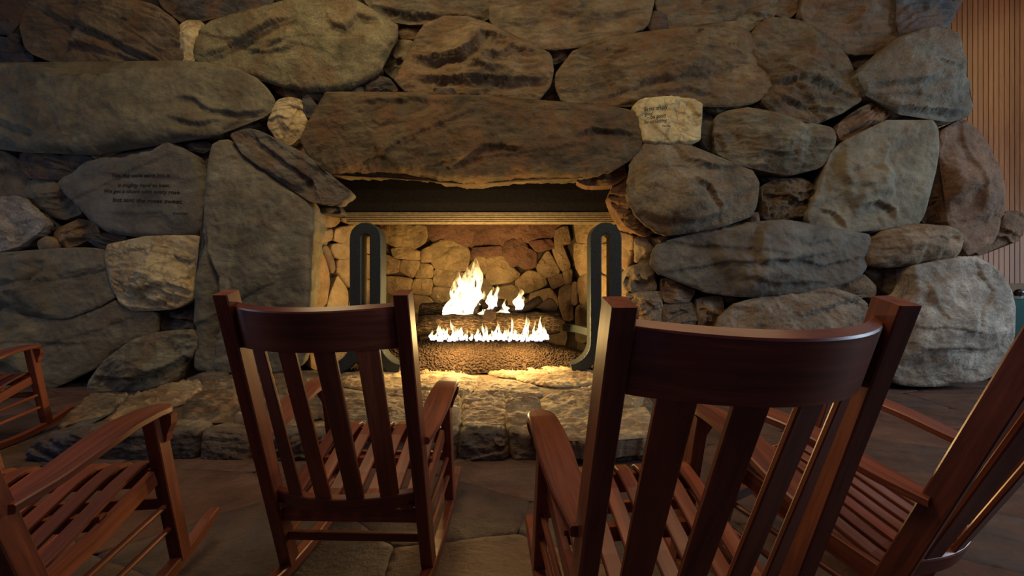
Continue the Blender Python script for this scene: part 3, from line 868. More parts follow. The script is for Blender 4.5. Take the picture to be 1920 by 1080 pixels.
def hstone(t, pl, c, mat=M_GNEISS, **kw):
    kw.setdefault('depth', 0.12); kw.setdefault('bulge', 0.035); kw.setdefault('edge', 0.05); kw.setdefault('slope', 0.05); kw.setdefault('grow', 0.014)
    kw.setdefault('rough', 1.3)
    return stone(ps(t), pl, hearth, mat, c, **kw)


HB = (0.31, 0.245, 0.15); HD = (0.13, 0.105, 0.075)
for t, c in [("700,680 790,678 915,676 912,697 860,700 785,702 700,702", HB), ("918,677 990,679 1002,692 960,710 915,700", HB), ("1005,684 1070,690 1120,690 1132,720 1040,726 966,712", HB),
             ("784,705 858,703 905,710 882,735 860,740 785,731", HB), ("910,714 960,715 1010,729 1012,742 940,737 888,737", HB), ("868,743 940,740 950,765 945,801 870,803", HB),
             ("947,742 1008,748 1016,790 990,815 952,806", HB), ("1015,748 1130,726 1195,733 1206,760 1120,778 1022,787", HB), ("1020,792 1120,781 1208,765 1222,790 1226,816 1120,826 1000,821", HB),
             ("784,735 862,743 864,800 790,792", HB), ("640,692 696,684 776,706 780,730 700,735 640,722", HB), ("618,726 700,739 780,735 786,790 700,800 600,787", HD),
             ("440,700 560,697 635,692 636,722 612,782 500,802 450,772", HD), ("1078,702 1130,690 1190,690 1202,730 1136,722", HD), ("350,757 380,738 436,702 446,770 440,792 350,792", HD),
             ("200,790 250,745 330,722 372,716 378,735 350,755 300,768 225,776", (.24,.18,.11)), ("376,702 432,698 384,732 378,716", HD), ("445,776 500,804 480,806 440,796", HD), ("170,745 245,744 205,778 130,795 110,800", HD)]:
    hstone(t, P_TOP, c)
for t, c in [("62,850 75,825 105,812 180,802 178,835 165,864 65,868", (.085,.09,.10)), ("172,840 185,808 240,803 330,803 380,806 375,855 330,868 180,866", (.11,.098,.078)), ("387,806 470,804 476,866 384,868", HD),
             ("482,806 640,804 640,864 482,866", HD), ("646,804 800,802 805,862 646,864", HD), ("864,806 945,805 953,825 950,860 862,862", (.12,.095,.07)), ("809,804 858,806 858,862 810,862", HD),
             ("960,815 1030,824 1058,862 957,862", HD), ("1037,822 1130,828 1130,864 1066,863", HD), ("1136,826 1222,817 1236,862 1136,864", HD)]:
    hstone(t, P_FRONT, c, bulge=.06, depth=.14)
# side of the hearth towards the right-hand chairs
P_HS = Plane((0.97, 2.55, 0), (0.16, 0.65, 0), (0, 0, 1))
for u0, u1 in ((-.02, .40), (.42, .85), (.87, 1.3), (1.32, 1.85)):
    _seed[0] += 1
    me, ctr = stone_mesh([(u0, .01), (u1, .01), (u1 - .02, .17), (u0 + .03, .175)], P_HS, _seed[0], bulge=.05, depth=.1)
    link_mesh('stone', me, M_GNEISS, hearth, ctr).color = HD + (1,)
P_HL = Plane((-3.38, 4.3, 0), (0.42, -1.78, 0), (0, 0, 1))
for u0, u1 in ((.0, .55), (.57, 1.2), (1.22, 1.80)):
    _seed[0] += 1
    me, ctr = stone_mesh([(u0, .01), (u1, .01), (u1 - .02, .17), (u0 + .03, .175)], P_HL, _seed[0], bulge=.05, depth=.1)
    link_mesh('stone', me, M_GNEISS, hearth, ctr).color = (.09, .09, .09, 1)

# ------------------------------------------------------------------ smoke hood over the fire
hood = empty('smoke_hood', (-0.36, 4.5, 1.86))
tag(hood, 'dark metal smoke hood with ribbed lower lip across the fireplace opening', 'hood')


def extrude_profile(name, prof, x0, x1, mat, parent, closed=False):
    V, Fc = [], []
    n = len(prof)
    for x in (x0, x1):
        for y, z in prof: V.append((x, y, z))
    for i in range(n if closed else n - 1):
        j = (i + 1) % n
        Fc.append((i, j, n + j, n + i))
    if closed: Fc += [tuple(range(n)), tuple(range(2 * n - 1, n - 1, -1))]
    o = link_mesh(name, np_mesh(name, V, Fc), mat, parent)
    o.matrix_parent_inverse = parent.matrix_basis.inverted()
    return o


hx0, hx1 = -1.96, 1.24
top = [(4.34, 2.62), (4.36, 2.42), (4.40, 2.22), (4.45, 2.08), (4.50, 1.985)]
extrude_profile('hood_panel', top + [(y + .02, z + .012) for y, z in reversed(top)], hx0 - .16, hx1 + .06, M_BLACK, hood, True)  # shade on the upper hood is painted in as black
rib = []
ya, za, yb_, zb = 4.50, 1.985, 4.565, 1.868
for i in range(6):
    for t, pr in ((i / 6, 0.0), ((i + .25) / 6, 0.013), ((i + .7) / 6, 0.013), ((i + .95) / 6, 0.0)):
        rib.append((ya + (yb_ - ya) * t - pr * .87, za + (zb - za) * t - pr * .48))
rib += [(4.570, 1.858), (4.60, 1.855), (4.60, 1.88)]
extrude_profile('ribbed_lip', rib + [(4.595, 1.93), (4.53, 2.0)], hx0, hx1, M_HOOD, hood, True)

# ------------------------------------------------------------------ generic solid builders (with wood grain coordinates)


def put_grain(me, G_):
    a = me.attributes.new('grain', 'FLOAT_VECTOR', 'POINT')
    a.data.foreach_set('vector', np.asarray(G_, np.float32).ravel())


def rect_sweep(name, path, sections, mat, parent, bevel=0.0, up=None):
    """path: points; sections: list of (half_w, half_t) per point or one; local frame: tangent, side, up"""
    path = [Vector(p) for p in path]
    n = len(path)
    if isinstance(sections, tuple): sections = [sections] * n
    up = Vector(up or (0, 0, 1))
    V, Gv = [], []
    s = 0
    seed = random.random() * 30
    for i, p in enumerate(path):
        t = (path[min(i + 1, n - 1)] - path[max(i - 1, 0)]).normalized()
        side = t.cross(up).normalized()
        upv = side.cross(t).normalized()
        if i: s += (p - path[i - 1]).length
        w, h = sections[i]
        b = min(bevel, w * .9, h * .9)
        ring = [(w - b, h), (w, h - b), (w, -h + b), (w - b, -h), (-w + b, -h), (-w, -h + b), (-w, h - b), (-w + b, h)] if bevel else [(w, h), (w, -h), (-w, -h), (-w, h)]
        for a, c in ring:
            V.append(p + side * a + upv * c); Gv.append((s + seed, a + seed, c))
    k = 8 if bevel else 4
    Fc = []
    for i in range(n - 1):
        for j in range(k):
            Fc.append((i * k + j, i * k + (j + 1) % k, (i + 1) * k + (j + 1) % k, (i + 1) * k + j))
    Fc += [tuple(range(k - 1, -1, -1)), tuple(range((n - 1) * k, n * k))]
    me = np_mesh(name, V, Fc)
    bm = bmesh.new(); bm.from_mesh(me); bmesh.ops.recalc_face_normals(bm, faces=bm.faces); bm.to_mesh(me); bm.free()
    put_grain(me, Gv)
    return link_mesh(name, me, mat, parent)


def grid_solid(name, cols, mat, parent, bev=0.003):
    """cols: list over s of list of ring points (closed ring), grain from s"""
    V, Gv, Fc = [], [], []
    n, k = len(cols), len(cols[0])
    s = 0; seed = random.random() * 30
    for i, ring in enumerate(cols):
        if i: s += (Vector(ring[0]) - Vector(cols[i - 1][0])).length
        c = sum((Vector(r) for r in ring), Vector()) / k
        for r in ring:
            V.append(r); d = Vector(r) - c
            Gv.append((s + seed, d.x + d.y + seed, d.z))
    for i in range(n - 1):
        for j in range(k):
            Fc.append((i * k + j, i * k + (j + 1) % k, (i + 1) * k + (j + 1) % k, (i + 1) * k + j))
    Fc += [tuple(range(k - 1, -1, -1)), tuple(range((n - 1) * k, n * k))]
    me = np_mesh(name, V, Fc)
    bm = bmesh.new(); bm.from_mesh(me); bmesh.ops.recalc_face_normals(bm, faces=bm.faces); bm.to_mesh(me); bm.free()
    put_grain(me, Gv)
    return link_mesh(name, me, mat, parent)


def rod(name, p0, p1, r, mat, parent, n=10):
    p0, p1 = Vector(p0), Vector(p1)
    t = (p1 - p0).normalized()
    a = t.orthogonal().normalized(); b = t.cross(a)
    cols = []
    for q in (0, 1):
        p = p0.lerp(p1, q)
        cols.append([p + (a * math.cos(2 * math.pi * i / n) + b * math.sin(2 * math.pi * i / n)) * r for i in range(n)])
    o = grid_solid(name, cols, mat, parent)
    smooth_by_angle(o.data)
    return o


def smooth_by_angle(me, ang=0.6):
    smooth(me)
    bm = bmesh.new(); bm.from_mesh(me)
    for e in bm.edges:
        if len(e.link_faces) == 2 and e.calc_face_angle(0) > ang: e.smooth = False
    bm.to_mesh(me); bm.free()


# ------------------------------------------------------------------ andirons
def andiron(name, pxc, Y, label, inward):
    c = at(pxc, 0, Y).x
    r = empty(name, (c, Y, ZH))
    tag(r, label, 'andiron', 'pair of iron andirons')
    mpp = Y / F
    hw = 18.5 * mpp          # centre line half width
    top_z = (HC - (430 - 540) * mpp) - ZH
    pts = []
    zc = 0.34
    Rb = 0.30
    for k in range(9):
        a = k / 8 * math.radians(80)
        pts.append((-hw - Rb + Rb * math.cos(math.radians(80) - a), 0, zc - Rb * math.sin(math.radians(80) - a)))
    za = top_z - hw
    for k in range(1, 8): pts.append((-hw, 0, zc + (za - zc) * k / 8))
    for k in range(0, 13):
        a = math.pi - math.pi * k / 12
        pts.append((hw * math.cos(a), 0, za + hw * math.sin(a)))
    for k in range(7, 0, -1): pts.append((hw, 0, zc + (za - zc) * k / 8))
    for k in range(9):
        a = k / 8 * math.radians(80)
        pts.append((hw + Rb - Rb * math.cos(a), 0, zc - Rb * math.sin(a)))
    # sweep in the XZ plane: width lies in the plane, thickness along Y
    V, Fc = [], []
    n = len(pts)
    P = [Vector(p) for p in pts]
    for i, p in enumerate(P):
        t = (P[min(i + 1, n - 1)] - P[max(i - 1, 0)]).normalized()
        side = Vector((t.z, 0, -t.x))
        w, h, b = 0.062, 0.085, 0.010
        for a, q in ((w - b, -h), (w, -h + b), (w, h - b), (w - b, h), (-w + b, h), (-w, h - b), (-w, -h + b), (-w + b, -h)):
            V.append(p + side * a + Vector((0, q, 0)))
    k = 8
    for i in range(n - 1):
        for j in range(k): Fc.append((i * k + j, i * k + (j + 1) % k, (i + 1) * k + (j + 1) % k, (i + 1) * k + j))
    Fc += [tuple(range(k)), tuple(range((n - 1) * k, n * k))]
    me = np_mesh('hoop', V, Fc)
    bm = bmesh.new(); bm.from_mesh(me); bmesh.ops.recalc_face_normals(bm, faces=bm.faces); bm.to_mesh(me); bm.free()
    smooth_by_angle(me)
    link_mesh('hoop', me, M_IRON, r)
    rect_sweep('log_rest', [(inward * hw, 0.05, 0.42), (inward * (hw + .10), 0.45, 0.42), (inward * (hw + .20), 0.80, 0.40)], (0.035, 0.045), M_IRON, r, 0.006)
    rect_sweep('bracket', [(inward * hw * .8, 0.09, 0.30), (inward * hw * .8, 0.09, 0.52)], (0.05, 0.03), M_IRON, r, 0.006, up=(0, 1, 0))
    return r


andiron('andiron', 690.5, 4.12, 'tall black iron hairpin andiron at the left of the fire', 1)
andiron('andiron', 1132.5, 4.12, 'tall black iron hairpin andiron at the right of the fire', -1)

# ------------------------------------------------------------------ grate, logs, embers, flames
grate = empty('grate', (-0.3, 4.75, ZH))
tag(grate, 'low black iron fire grate under the burning logs', 'grate')
for x in np.linspace(-0.95, 0.55, 8):
    rect_sweep('bar', [(x, -.06, .17), (x, .38, .17), (x, .42, .32)], (0.014, 0.014), M_BLACK, grate)
for y in (.0, .30):
    rect_sweep('cross_bar', [(-1.02, y, .145), (.62, y, .145)], (0.016, 0.012), M_BLACK, grate)
for x in (-.9, .5):
    for y in (.0, .30): rect_sweep('leg', [(x, y, 0.0), (x, y, .15)], (0.014, 0.014), M_BLACK, grate, up=(0, 1, 0))


def log(name, p0, p1, r, label, mat=M_BARK, seed=1, bumps=0.16, r1=None):
    p0, p1 = Vector(p0), Vector(p1)
    mid = (p0 + p1) / 2
    L = (p1 - p0).length
    n, k = 26, 20
    V, Fc = [], []
    rr = random.Random(seed)
    b1, b2 = rr.uniform(-.04, .04), rr.uniform(-.04, .04)
    ph = rr.random() * 50
    for i in range(n):
        s = i / (n - 1)
        x = (s - .5) * L
        rad = r + ((r1 or r) - r) * s
        for j in range(k):
            a = 2 * math.pi * j / k
            nn = float(fbm(np.array([s * L * 7 + ph]), np.array([math.cos(a) * 1.5 + math.sin(a) * 2.2 + ph]), 3)[0])
            q = rad * (1 + bumps * nn * 1.6)
            if i in (0, n - 1): q *= .90
            V.append((x + (0.012 * nn if 0 < i < n - 1 else 0), q * math.cos(a) + b1 * math.sin(math.pi * s), q * math.sin(a) + b2 * math.sin(math.pi * s)))
    for i in range(n - 1):
        for j in range(k): Fc.append((i * k + j, i * k + (j + 1) % k, (i + 1) * k + (j + 1) % k, (i + 1) * k + j))
    me = np_mesh('bark', V, Fc)
    smooth(me)
    rt = empty(name, mid)
    d = (p1 - p0).normalized()
    rt.rotation_euler = d.to_track_quat('X', 'Z').to_euler()
    tag(rt, label, 'log')
    link_mesh('bark', me, mat, rt)
    for e, i0 in ((0, 0), (1, (n - 1) * k)):
        ring = [Vector(V[i0 + j]) for j in range(k)]
        c = sum(ring, Vector()) / k
        VV = [c + Vector(((-.004 if e == 0 else .004), 0, 0))] + ring + [c + (q - c) * .55 for q in ring]
        FF = []
        for j in range(k):
            j2 = (j + 1) % k
            FF.append((1 + j, 1 + j2, 1 + k + j2, 1 + k + j)); FF.append((0, 1 + k + j, 1 + k + j2))
        me = np_mesh('cut_end', VV, FF)
        bm = bmesh.new(); bm.from_mesh(me); bmesh.ops.recalc_face_normals(bm, faces=bm.faces); bm.to_mesh(me); bm.free()
        link_mesh('cut_end', me, M_CHAR, rt)
    return rt


log('log', at(786, 612, 4.66), at(1048, 606, 4.66), .135, 'long bark covered log lying across the front of the grate', seed=3)
log('log', at(788, 584, 4.92), at(915, 592, 4.92), .115, 'thick log behind the tallest flames at left of the grate', seed=5)
log('log', at(930, 592, 4.95), at(1046, 598, 4.98), .10, 'charred log behind the smaller flames', M_CHAR, seed=8)
log('log', at(1030, 577, 4.74), at(1026, 582, 5.12), .112, 'short stout log pointing out at the right of the grate', M_CHAR, seed=9)
log('log', at(968, 591, 4.72), at(1013, 562, 4.88), .050, 'burnt branch leaning up to the right', M_CHAR, seed=11, r1=.06)
log('log', at(905, 573, 4.72), at(938, 585, 4.70), .040, 'thin burnt stick beside the tall flames', M_CHAR, seed=12, r1=.03)
log('log', at(928, 571, 4.82), at(950, 575, 4.80), .075, 'small black log piece in the middle of the fire', M_CHAR, seed=13)
log('log', at(952, 578, 4.78), at(972, 589, 4.70), .048, 'small burnt stick under the single right flame', M_CHAR, seed=14)
log('log', at(894, 588, 4.62), at(906, 566, 4.80), .05, 'burnt stub leaning against the tall flames', M_CHAR, seed=15)
log('log', at(917, 592, 4.50), at(921, 590, 4.85), .075, 'round log end in the middle above the front flames', M_BARK, seed=16)

# bed of lava rock
rng = np.random.RandomState(5)
nr, nc = 40, 90
V = []; Fc = []


def bed_z(x, y):
    cx = (x + 0.45) / 1.35
    t = np.clip((y - 4.22) / 0.45, 0, 1)
    return ZH + 0.01 + 0.20 * t * np.clip(1.25 - cx * cx, 0.0, 1) + 0.02 * fbm(np.atleast_1d(x * 6.0), np.atleast_1d(y * 6.0), 3)[0]


for i in range(nr):
    for j in range(nc):
        x = -2.05 + 3.25 * j / (nc - 1); y = 4.16 + 1.1 * i / (nr - 1)
        V.append((x, y, float(bed_z(x, y)) - (0.03 if i == 0 else 0)))
for i in range(nr - 1):
    for j in range(nc - 1): Fc.append((i * nc + j, i * nc + j + 1, (i + 1) * nc + j + 1, (i + 1) * nc + j))
bed = link_mesh('lava_rock_bed', np_mesh('lava_rock_bed', V, Fc), M_ROCK)
tag(bed, 'bed of brown crumbled lava rock under the burning logs', 'embers', kind='stuff')
ICO = []
bm = bmesh.new(); bmesh.ops.create_icosphere(bm, subdivisions=1, radius=1.0)
IV = np.array([v.co[:] for v in bm.verts]); IF = np.array([[v.index for v in f.verts] for f in bm.faces]); bm.free()
VV, FF = [], []
cnt = 0
for k in range(7000):
    x = rng.uniform(-1.9, 1.1); y = 4.17 + 0.75 * rng.rand() ** 1.2
    if y < 4.24 + .04 * math.sin(x * 9) and rng.rand() < .6: continue
    r = rng.uniform(.006, .015)
    jit = 1 + (rng.rand(len(IV), 1) - .5) * .7
    VV.append(IV * jit * r * rng.uniform(.7, 1.3, 3) + (x, y, float(bed_z(x, y)) + r * .5)); FF.append(IF + cnt); cnt += len(IV)
rocks = link_mesh('lava_rocks', np_mesh('lava_rocks', np.vstack(VV), np.vstack(FF)), M_ROCK, bed)
rocks['kind'] = 'stuff'


# flames
def flame_mesh(h, r, seed, lean=0.0):
    rr = random.Random(seed)
    n, k = 16, 8
    V, Fc, H_ = [], [], []
    p1, p2 = rr.random() * 6, rr.random() * 6
    for i in range(n):
        t = i / (n - 1)
        rad = r * (0.55 + 1.1 * t) * (1 - t) ** 0.85 * 1.45 if t < 1 else 0.0005
        rad = max(rad * (1 + .30 * math.sin(t * 13 + p1)), 0.0006)
        ox = lean * t * t * h + r * .9 * t * math.sin(t * 6 + p1); oy = r * .6 * t * math.sin(t * 5 + p2)
        for j in range(k):
            a = 2 * math.pi * j / k
            V.append((ox + rad * math.cos(a), oy + rad * .6 * math.sin(a), t * h + .04 * r * math.sin(3 * a))); H_.append(t)
    for i in range(n - 1):
        for j in range(k): Fc.append((i * k + j, i * k + (j + 1) % k, (i + 1) * k + (j + 1) % k, (i + 1) * k + j))
    me = np_mesh('flame', V, Fc)
    smooth(me)
    a = me.attributes.new('burn', 'FLOAT', 'POINT'); a.data.foreach_set('value', np.array(H_, np.float32))
    return me


def flame(parent, px, py, ptop, wpx, Y, seed, lean=0.0):
    b, t = at(px, py, Y), at(px, ptop, Y)
    me = flame_mesh(t.z - b.z, wpx / 2 * Y / F, seed, lean)
    o = link_mesh('flame', me, M_FLAME, parent, b)
    o.matrix_parent_inverse = parent.matrix_basis.inverted()
    return o


fire = empty('fire', at(870, 600, 4.75))
tag(fire, 'tall white hot blaze rising at the left of the logs', 'fire')
rr = random.Random(21)
for i, (x, yb, yt, w) in enumerate([(880, 600, 482, 26), (868, 600, 498, 22), (893, 598, 492, 16), (858, 600, 520, 24), (849, 601, 540, 20), (843, 602, 556, 16),
                                    (888, 600, 520, 30), (872, 602, 525, 34), (860, 602, 545, 30), (899, 590, 520, 12), (903, 585, 545, 12), (850, 602, 565, 26),
                                    (880, 602, 545, 36), (866, 602, 560, 36), (894, 600, 556, 22), (840, 603, 578, 16), (896, 570, 494, 8), (863, 560, 503, 10), (908, 596, 575, 12), (876, 602, 510, 22)]):
    flame(fire, x, yb, yt, w, 4.86 + rr.uniform(-.09, .06), 40 + i, rr.uniform(-.04, .06))
fire2 = empty('fire', at(960, 590, 4.75))
tag(fire2, 'small scattered flames among the charred sticks', 'fire')
for i, (x, yb, yt, w) in enumerate([(922, 578, 538, 11), (929, 575, 534, 9), (919, 582, 552, 12), (972, 581, 541, 15), (978, 580, 550, 9), (947, 590, 560, 7), (951, 592, 572, 10), (943, 593, 576, 9),
                                    (930, 594, 583, 14), (958, 594, 582, 16), (905, 595, 582, 12), (966, 594, 586, 12), (915, 595, 588, 14)]):
    flame(fire2, x, yb, yt, w, 4.66 + rr.uniform(-.05, .05), 80 + i, rr.uniform(-.05, .05))
fire3 = empty('fire', at(915, 640, 4.48))
tag(fire3, 'low row of white flames along the front burner', 'fire')
xs = [808, 812, 818, 823, 828, 834, 838, 843, 848, 852, 858, 862, 866, 871, 876, 884, 893, 898, 902, 906, 910, 915, 919, 925, 930, 934, 938, 944, 949, 954, 959, 964, 969, 974, 979, 984, 988, 992, 997, 1001, 1006, 1010, 1015, 1019, 1023, 1027]
tall = {823: 606, 848: 598, 866: 603, 906: 603, 910: 606, 930: 608, 934: 600, 959: 592, 984: 590, 988: 596, 1001: 600, 1010: 598, 1015: 592, 1023: 606, 944: 612, 838: 612}
for i, x in enumerate(xs):
    yt = tall.get(x, 638 - rr.uniform(12, 28))
    flame(fire3, x + rr.uniform(-1, 1), 639 + rr.uniform(-2, 2), yt, rr.uniform(4.5, 8), 4.50 + rr.uniform(-.03, .03), 120 + i, rr.uniform(-.06, .08))

# ------------------------------------------------------------------ floor
floor = link_mesh('floor', boxes_mesh('floor', [(-8.0, 9.0, -1.2, 6.6, -0.12, -0.018)]), M_MORTAR)
tag(floor, kind='structure')
P_FLOOR = Plane((0, 0, -0.006), (1, 0, 0), (0, 1, 0))


def clip_poly(poly, nx, ny, c):
    out = []
    n = len(poly)
    for i in range(n):
        a, b = poly[i], poly[(i + 1) % n]
        da, db = a[0] * nx + a[1] * ny - c, b[0] * nx + b[1] * ny - c
        if da <= 0: out.append(a)
        if (da < 0 < db) or (db < 0 < da):
            t = da / (da - db)
            out.append((a[0] + (b[0] - a[0]) * t, a[1] + (b[1] - a[1]) * t))
    return out


rng = np.random.RandomState(77)
ang = 0.30
ca, sa = math.cos(ang), math.sin(ang)
cells = []
for i in range(-7, 12):
    for j in range(-6, 15):
        u = (i + .5 * (j % 2) + rng.uniform(-.33, .33)) * 0.95
        v = (j + rng.uniform(-.30, .30)) * 0.50
        cells.append((u, v))
cells = np.array(cells)
world_c = np.stack([cells[:, 0] * ca + cells[:, 1] * sa, -cells[:, 0] * sa + cells[:, 1] * ca], 1) + np.array((-0.6, 1.0))
FLC = [(.088, .054, .041), (.076, .053, .046), (.094, .053, .039), (.072, .056, .052), (.094, .060, .046)]
for k in range(len(cells)):
    X, Yc = world_c[k]
    if not (-5.6 < X < 7.2 and 0.2 < Yc < 5.6): continue
    if -2.6 < X < 0.6 and 2.95 < Yc: continue
    if Yc > 4.75 and X < 4.4: continue
    poly = [(X - 2, Yc - 2), (X + 2, Yc - 2), (X + 2, Yc + 2), (X - 2, Yc + 2)]
    # anisotropic cells: compare in the flagstones' own stretched frame
    S = np.array((1.0, 1.9))
    for m in range(len(cells)):
        if m == k: continue
        dcell = (cells[m] - cells[k]) * S
        L = np.linalg.norm(dcell)
        if L > 3.2: continue
        g = dcell * S / L                     # normal in (u,v)
        nx = g[0] * ca + g[1] * sa; ny = -g[0] * sa + g[1] * ca
        mid = (world_c[m] + world_c[k]) / 2
        ln = math.hypot(nx, ny); nx /= ln; ny /= ln
        poly = clip_poly(poly, nx, ny, mid[0] * nx + mid[1] * ny - 0.0035)
        if len(poly) < 3: break
    if len(poly) < 3: continue
    _seed[0] += 1
    me, ctr = stone_mesh(poly, P_FLOOR, _seed[0], bulge=.004, edge=.008, depth=.03, facets=0, rough=.22, resmul=2.0, strata=0, wob=.5, keep=.04)
    c = FLC[rng.randint(len(FLC))]
    o = link_mesh('flagstone', me, M_FLAG, floor, ctr)
    v = rng.uniform(.88, 1.1)
    o.color = (c[0] * v, c[1] * v, c[2] * v, 1)

# ------------------------------------------------------------------ panelled wall beyond the chimney breast
YP = 5.75
pw = link_mesh('wall_right', boxes_mesh('wall_right', [(4.8, 9.6, YP + .03, YP + .15, 0, 5.6)]), M_BLACK)
tag(pw, kind='structure')
px_w = 9.85 * YP / F
prof = [(-px_w / 2 + .006, .0), (px_w / 2 - .006, .0), (px_w / 2 - .002, .012), (px_w / 2 - .002, .03), (-px_w / 2 + .002, .03), (-px_w / 2 + .002, .012)]
V = [(x, y, 0.0) for x, y in prof] + [(x, y, 5.6) for x, y in prof]
n = len(prof)
me = np_mesh('plank', V, [tuple(range(n)), tuple(range(2 * n - 1, n - 1, -1))] + [(i, n + i, n + (i + 1) % n, (i + 1) % n) for i in range(n)])
bm = bmesh.new(); bm.from_mesh(me); bmesh.ops.recalc_face_normals(bm, faces=bm.faces); bm.to_mesh(me); bm.free()
put_grain(me, [(v[2], v[0], v[1]) for v in V])
me.materials.append(M_PANEL)
x = 5.6
while x < 9.2:
    o = bpy.data.objects.new('plank', me)
    col.objects.link(o); o.parent = pw
    o.location = (x, YP, 0)
    x += px_w

# ------------------------------------------------------------------ green stand at the right edge
KS = 4.42 / 3.45                                       # it stands behind the last boulder
st = empty('stand', (5.55 * KS, 3.6 * KS, 0))
tag(st, 'dark green stand with sloping tan top and round knob behind the last boulder', 'stand')
zt0, zt1 = at(0, 533, 4.15 * KS).z, at(0, 562, 3.45 * KS).z


def stand_part(name, V, mat):
    o = link_mesh(name, np_mesh(name, [(x * KS, y * KS, z) for x, y, z in V], BOXF), mat, st)
    o.matrix_parent_inverse = st.matrix_basis.inverted()


stand_part('body', [(4.505, 3.45, 0), (5.35, 3.45, 0), (5.95, 4.15, 0), (5.175, 4.15, 0), (4.505, 3.45, zt1), (5.35, 3.45, zt1), (5.95, 4.15, zt0), (5.175, 4.15, zt0)], M_GREEN)
e = .045
V = [(4.505 + e * 1.6, 3.45 + e, zt1 + .004), (5.35 - e, 3.45 + e, zt1 + .004), (5.95 - e * 1.6, 4.15 - e * .4, zt0 + .002), (5.175 + e, 4.15 - e * .4, zt0 + .002)]
stand_part('top', [(x, y, z - .01) for x, y, z in V] + [(x, y, z + .012) for x, y, z in V], M_TAN)
kp = at(1911, 549, 3.58 * KS)
bm = bmesh.new(); bmesh.ops.create_uvsphere(bm, u_segments=20, v_segments=12, radius=.046)
me = bpy.data.meshes.new('knob'); bm.to_mesh(me); bm.free(); smooth(me)
o = link_mesh('knob', me, M_KNOB, st, kp); o.matrix_parent_inverse = st.matrix_basis.inverted()
o = rod('knob_collar', kp + Vector((0, 0, -.065)), kp + Vector((0, 0, -.035)), .036, M_STEEL, st, 20); o.matrix_parent_inverse = st.matrix_basis.inverted()


# ------------------------------------------------------------------ rocking chairs
def ypost(z): return -.2156 + (z - .059) / 1.012 * (-.3247) + .027


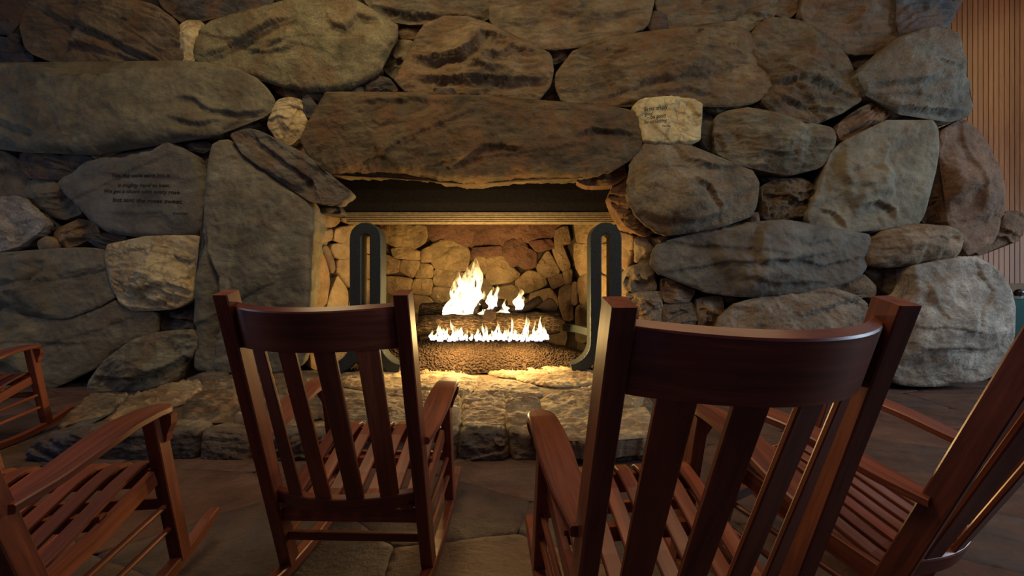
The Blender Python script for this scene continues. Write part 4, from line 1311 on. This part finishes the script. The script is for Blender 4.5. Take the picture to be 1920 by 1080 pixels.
def build_chair(name):
    r = empty(name)
    rnd = random.Random(4)
    for sx in (-1, 1):
        rect_sweep('back_post', [(sx * .267, ypost(.05), .05), (sx * .267, ypost(.5), .5), (sx * .267, ypost(1.071), 1.071)], (.0225, .0275), M_WOOD, r, .003, up=(0, 1, 0))
        # rocker
        Rk, y0 = 1.30, -.08
        pts = []
        for i in range(19):
            y = -.62 + (1.053) * i / 18
            pts.append((sx * .27, y, Rk - math.sqrt(Rk * Rk - (y - y0) ** 2) + .022))
        secs = [(.021, .022)] * 19
        secs[0] = (.019, .012); secs[-1] = (.019, .012)
        rect_sweep('rocker', pts, secs, M_WOOD, r, .004)
        rect_sweep('front_leg', [(sx * .27, .232, .065), (sx * .27, .098, .652)], (.0225, .025), M_WOOD, r, .003, up=(0, 1, 0))
        # arm: scrolled board, wide at the front, narrow where it meets the post
        ys = np.concatenate([np.linspace(-.345, .06, 16), .06 + .0776 * np.sin(np.linspace(.15, math.pi / 2, 8))])
        zy = np.interp(ys, [-.45, -.36, -.25, -.14, -.04, .05, .14], [.556, .566, .595, .632, .657, .666, .664])
        wy = np.interp(ys, [-.43, -.36, -.25, -.12, .0, .06], [.022, .027, .042, .049, .0475, .046])
        cxs = np.interp(ys, [-.345, -.25, -.15, .0, .14], [.277, .283, .287, .288, .288])
        cols = []
        for i, y in enumerate(ys):
            w = wy[i]
            if y > .06:
                q = min(1.0, (y - .06) / .0776)
                w = .046 * max(math.sqrt(max(0, 1 - q ** 2.6)), .12)
            t = .012; b = min(.004, w * .5)
            c = sx * cxs[i]; z = zy[i]
            cols.append([(c + w, y, z + t - b), (c + w - b, y, z + t), (c - w + b, y, z + t), (c - w, y, z + t - b), (c - w, y, z - t + b), (c - w + b, y, z - t), (c + w - b, y, z - t), (c + w, y, z - t + b)])
        o = grid_solid('armrest', cols, M_WOOD, r); smooth_by_angle(o.data, .5)
        # bracket under the arm
        pr = [(0, 0), (0, -.105), (.008, -.10), (.016, -.07), (.034, -.035), (.040, 0)]
        cols = [[(sx * (.2925 + u), .108 - v * .24 + dy, .646 + v) for u, v in pr] for dy in (-.014, .014)]
        grid_solid('arm_bracket', cols, M_WOOD, r)
        rect_sweep('side_rail', [(sx * .252, .125, .415), (sx * .252, -.10, .335), (sx * .252, -.285, .295)], (.011, .030), M_WOOD, r, .002)
        for zf, zr in ((.30, .235), (.205, .15)):
            yf = .098 + (.652 - zf) / .587 * .134
            rod('side_stretcher', (sx * .268, yf, zf), (sx * .266, ypost(zr), zr), .0105, M_WOOD, r)
    # curved back
    nX = 17

    def curved(nm, zb, ztop, bz, th, xh, dip=0.0):
        cols = []
        for i in range(nX):
            x = -xh + 2 * xh * i / (nX - 1)
            q = 1 - (x / xh) ** 2
            zt_ = ztop - dip * q
            ring = []
            for z, e in ((zb, -1), (zb, 1), (zt_, 1), (zt_, -1)):
                z += e * th * .62          # faces square to the raked posts
                y = ypost(z) + .002 - bz * q + e * th
                ring.append((x, y, z))
            # small edge breaks
            rg = []
            for k in range(4):
                p, nx_ = Vector(ring[k]), Vector(ring[(k + 1) % 4])
                d = (nx_ - p); L = d.length; d /= L
                rg += [p + d * .003, nx_ - d * .003]
            cols.append(rg)
        o = grid_solid(nm, cols, M_WOOD, r); smooth_by_angle(o.data, .5)
        return o
    curved('top_rail', .906, 1.036, .105, .0125, .246, .012)
    curved('lower_back_rail', .325, .378, .058, .011, .246)
    for xc in (-.164, -.0547, .0547, .164):
        cols = []
        for i in range(9):
            t = i / 8
            z = .365 + (.925 - .365) * t
            bz = .058 + .046 * t
            w = .0285; th = .007; b = .003
            ring = []
            for dx, e in ((-w, -1), (-w, 1), (w, 1), (w, -1)):
                x = xc + dx
                y = ypost(z) + .002 - bz * (1 - (x / .246) ** 2) + e * th
                ring.append((x, y, z))
            rg = []
            for k in range(4):
                p, nx_ = Vector(ring[k]), Vector(ring[(k + 1) % 4])
                d = (nx_ - p); L = d.length; d /= L
                rg += [p + d * b, nx_ - d * b]
            cols.append(rg)
        grid_solid('back_slat', cols, M_WOOD, r)
    # seat
    sy = [.150, .135, .10, .03, -.06, -.15, -.22, -.27, -.30]
    sz = [.452, .464, .466, .444, .405, .366, .338, .325, .322]
    for i in range(7):
        x = -.216 + .072 * i
        rect_sweep('seat_slat', list(zip([x] * 9, sy, sz)), (.0235, .008), M_WOOD, r, .003)
    rect_sweep('front_rail', [(-.25, .128, .418), (.25, .128, .418)], (.012, .034), M_WOOD, r, .003)
    rect_sweep('middle_rail', [(-.25, -.06, .372), (.25, -.06, .372)], (.012, .024), M_WOOD, r, .003)
    rect_sweep('rear_rail', [(-.25, -.255, .272), (.25, -.255, .272)], (.012, .026), M_WOOD, r, .003)
    rect_sweep('rear_stretcher', [(-.25, ypost(.172), .172), (.25, ypost(.172), .172)], (.009, .015), M_WOOD, r, .002)
    rect_sweep('front_stretcher', [(-.255, .178, .30), (.255, .178, .30)], (.009, .020), M_WOOD, r, .002)
    return r


def copy_tree(o, parent=None):
    c = o.copy()
    col.objects.link(c)
    c.parent = parent
    for ch in o.children: copy_tree(ch, c)
    return c


proto = build_chair('rocking_chair')
CH = [(-.576, 1.658, -.026, -.012, 'slatted wooden rocking chair seen from behind in front of the left andiron'),
      (.392, 1.191, .111, .012, 'nearest wooden rocking chair, its broad curved back before the right andiron'),
      (1.130, 1.366, .500, .032, 'wooden rocking chair turned to the fire at the right edge, beside the nearest one'),
      (-1.509, 1.208, .117, .0, 'wooden rocking chair at the lower left, only its seat, arm and front leg showing'),
      (-3.762, 2.66, .205, -.015, 'farthest wooden rocking chair, by the stone wall at the left edge')]
for i, (x, y, a, rock, lab) in enumerate(CH):
    o = proto if i == 0 else copy_tree(proto)
    c = Vector((0, -.08, 1.30))                      # the rockers roll about the centre of their arc
    R_ = Matrix.Rotation(a, 3, 'Z') @ Matrix.Rotation(rock, 3, 'X')
    o.location = Vector((x, y, 0.003)) + Matrix.Rotation(a, 3, 'Z') @ c - R_ @ c
    o.rotation_euler = R_.to_euler()
    tag(o, lab, 'rocking chair', 'rocking chairs round the fire')
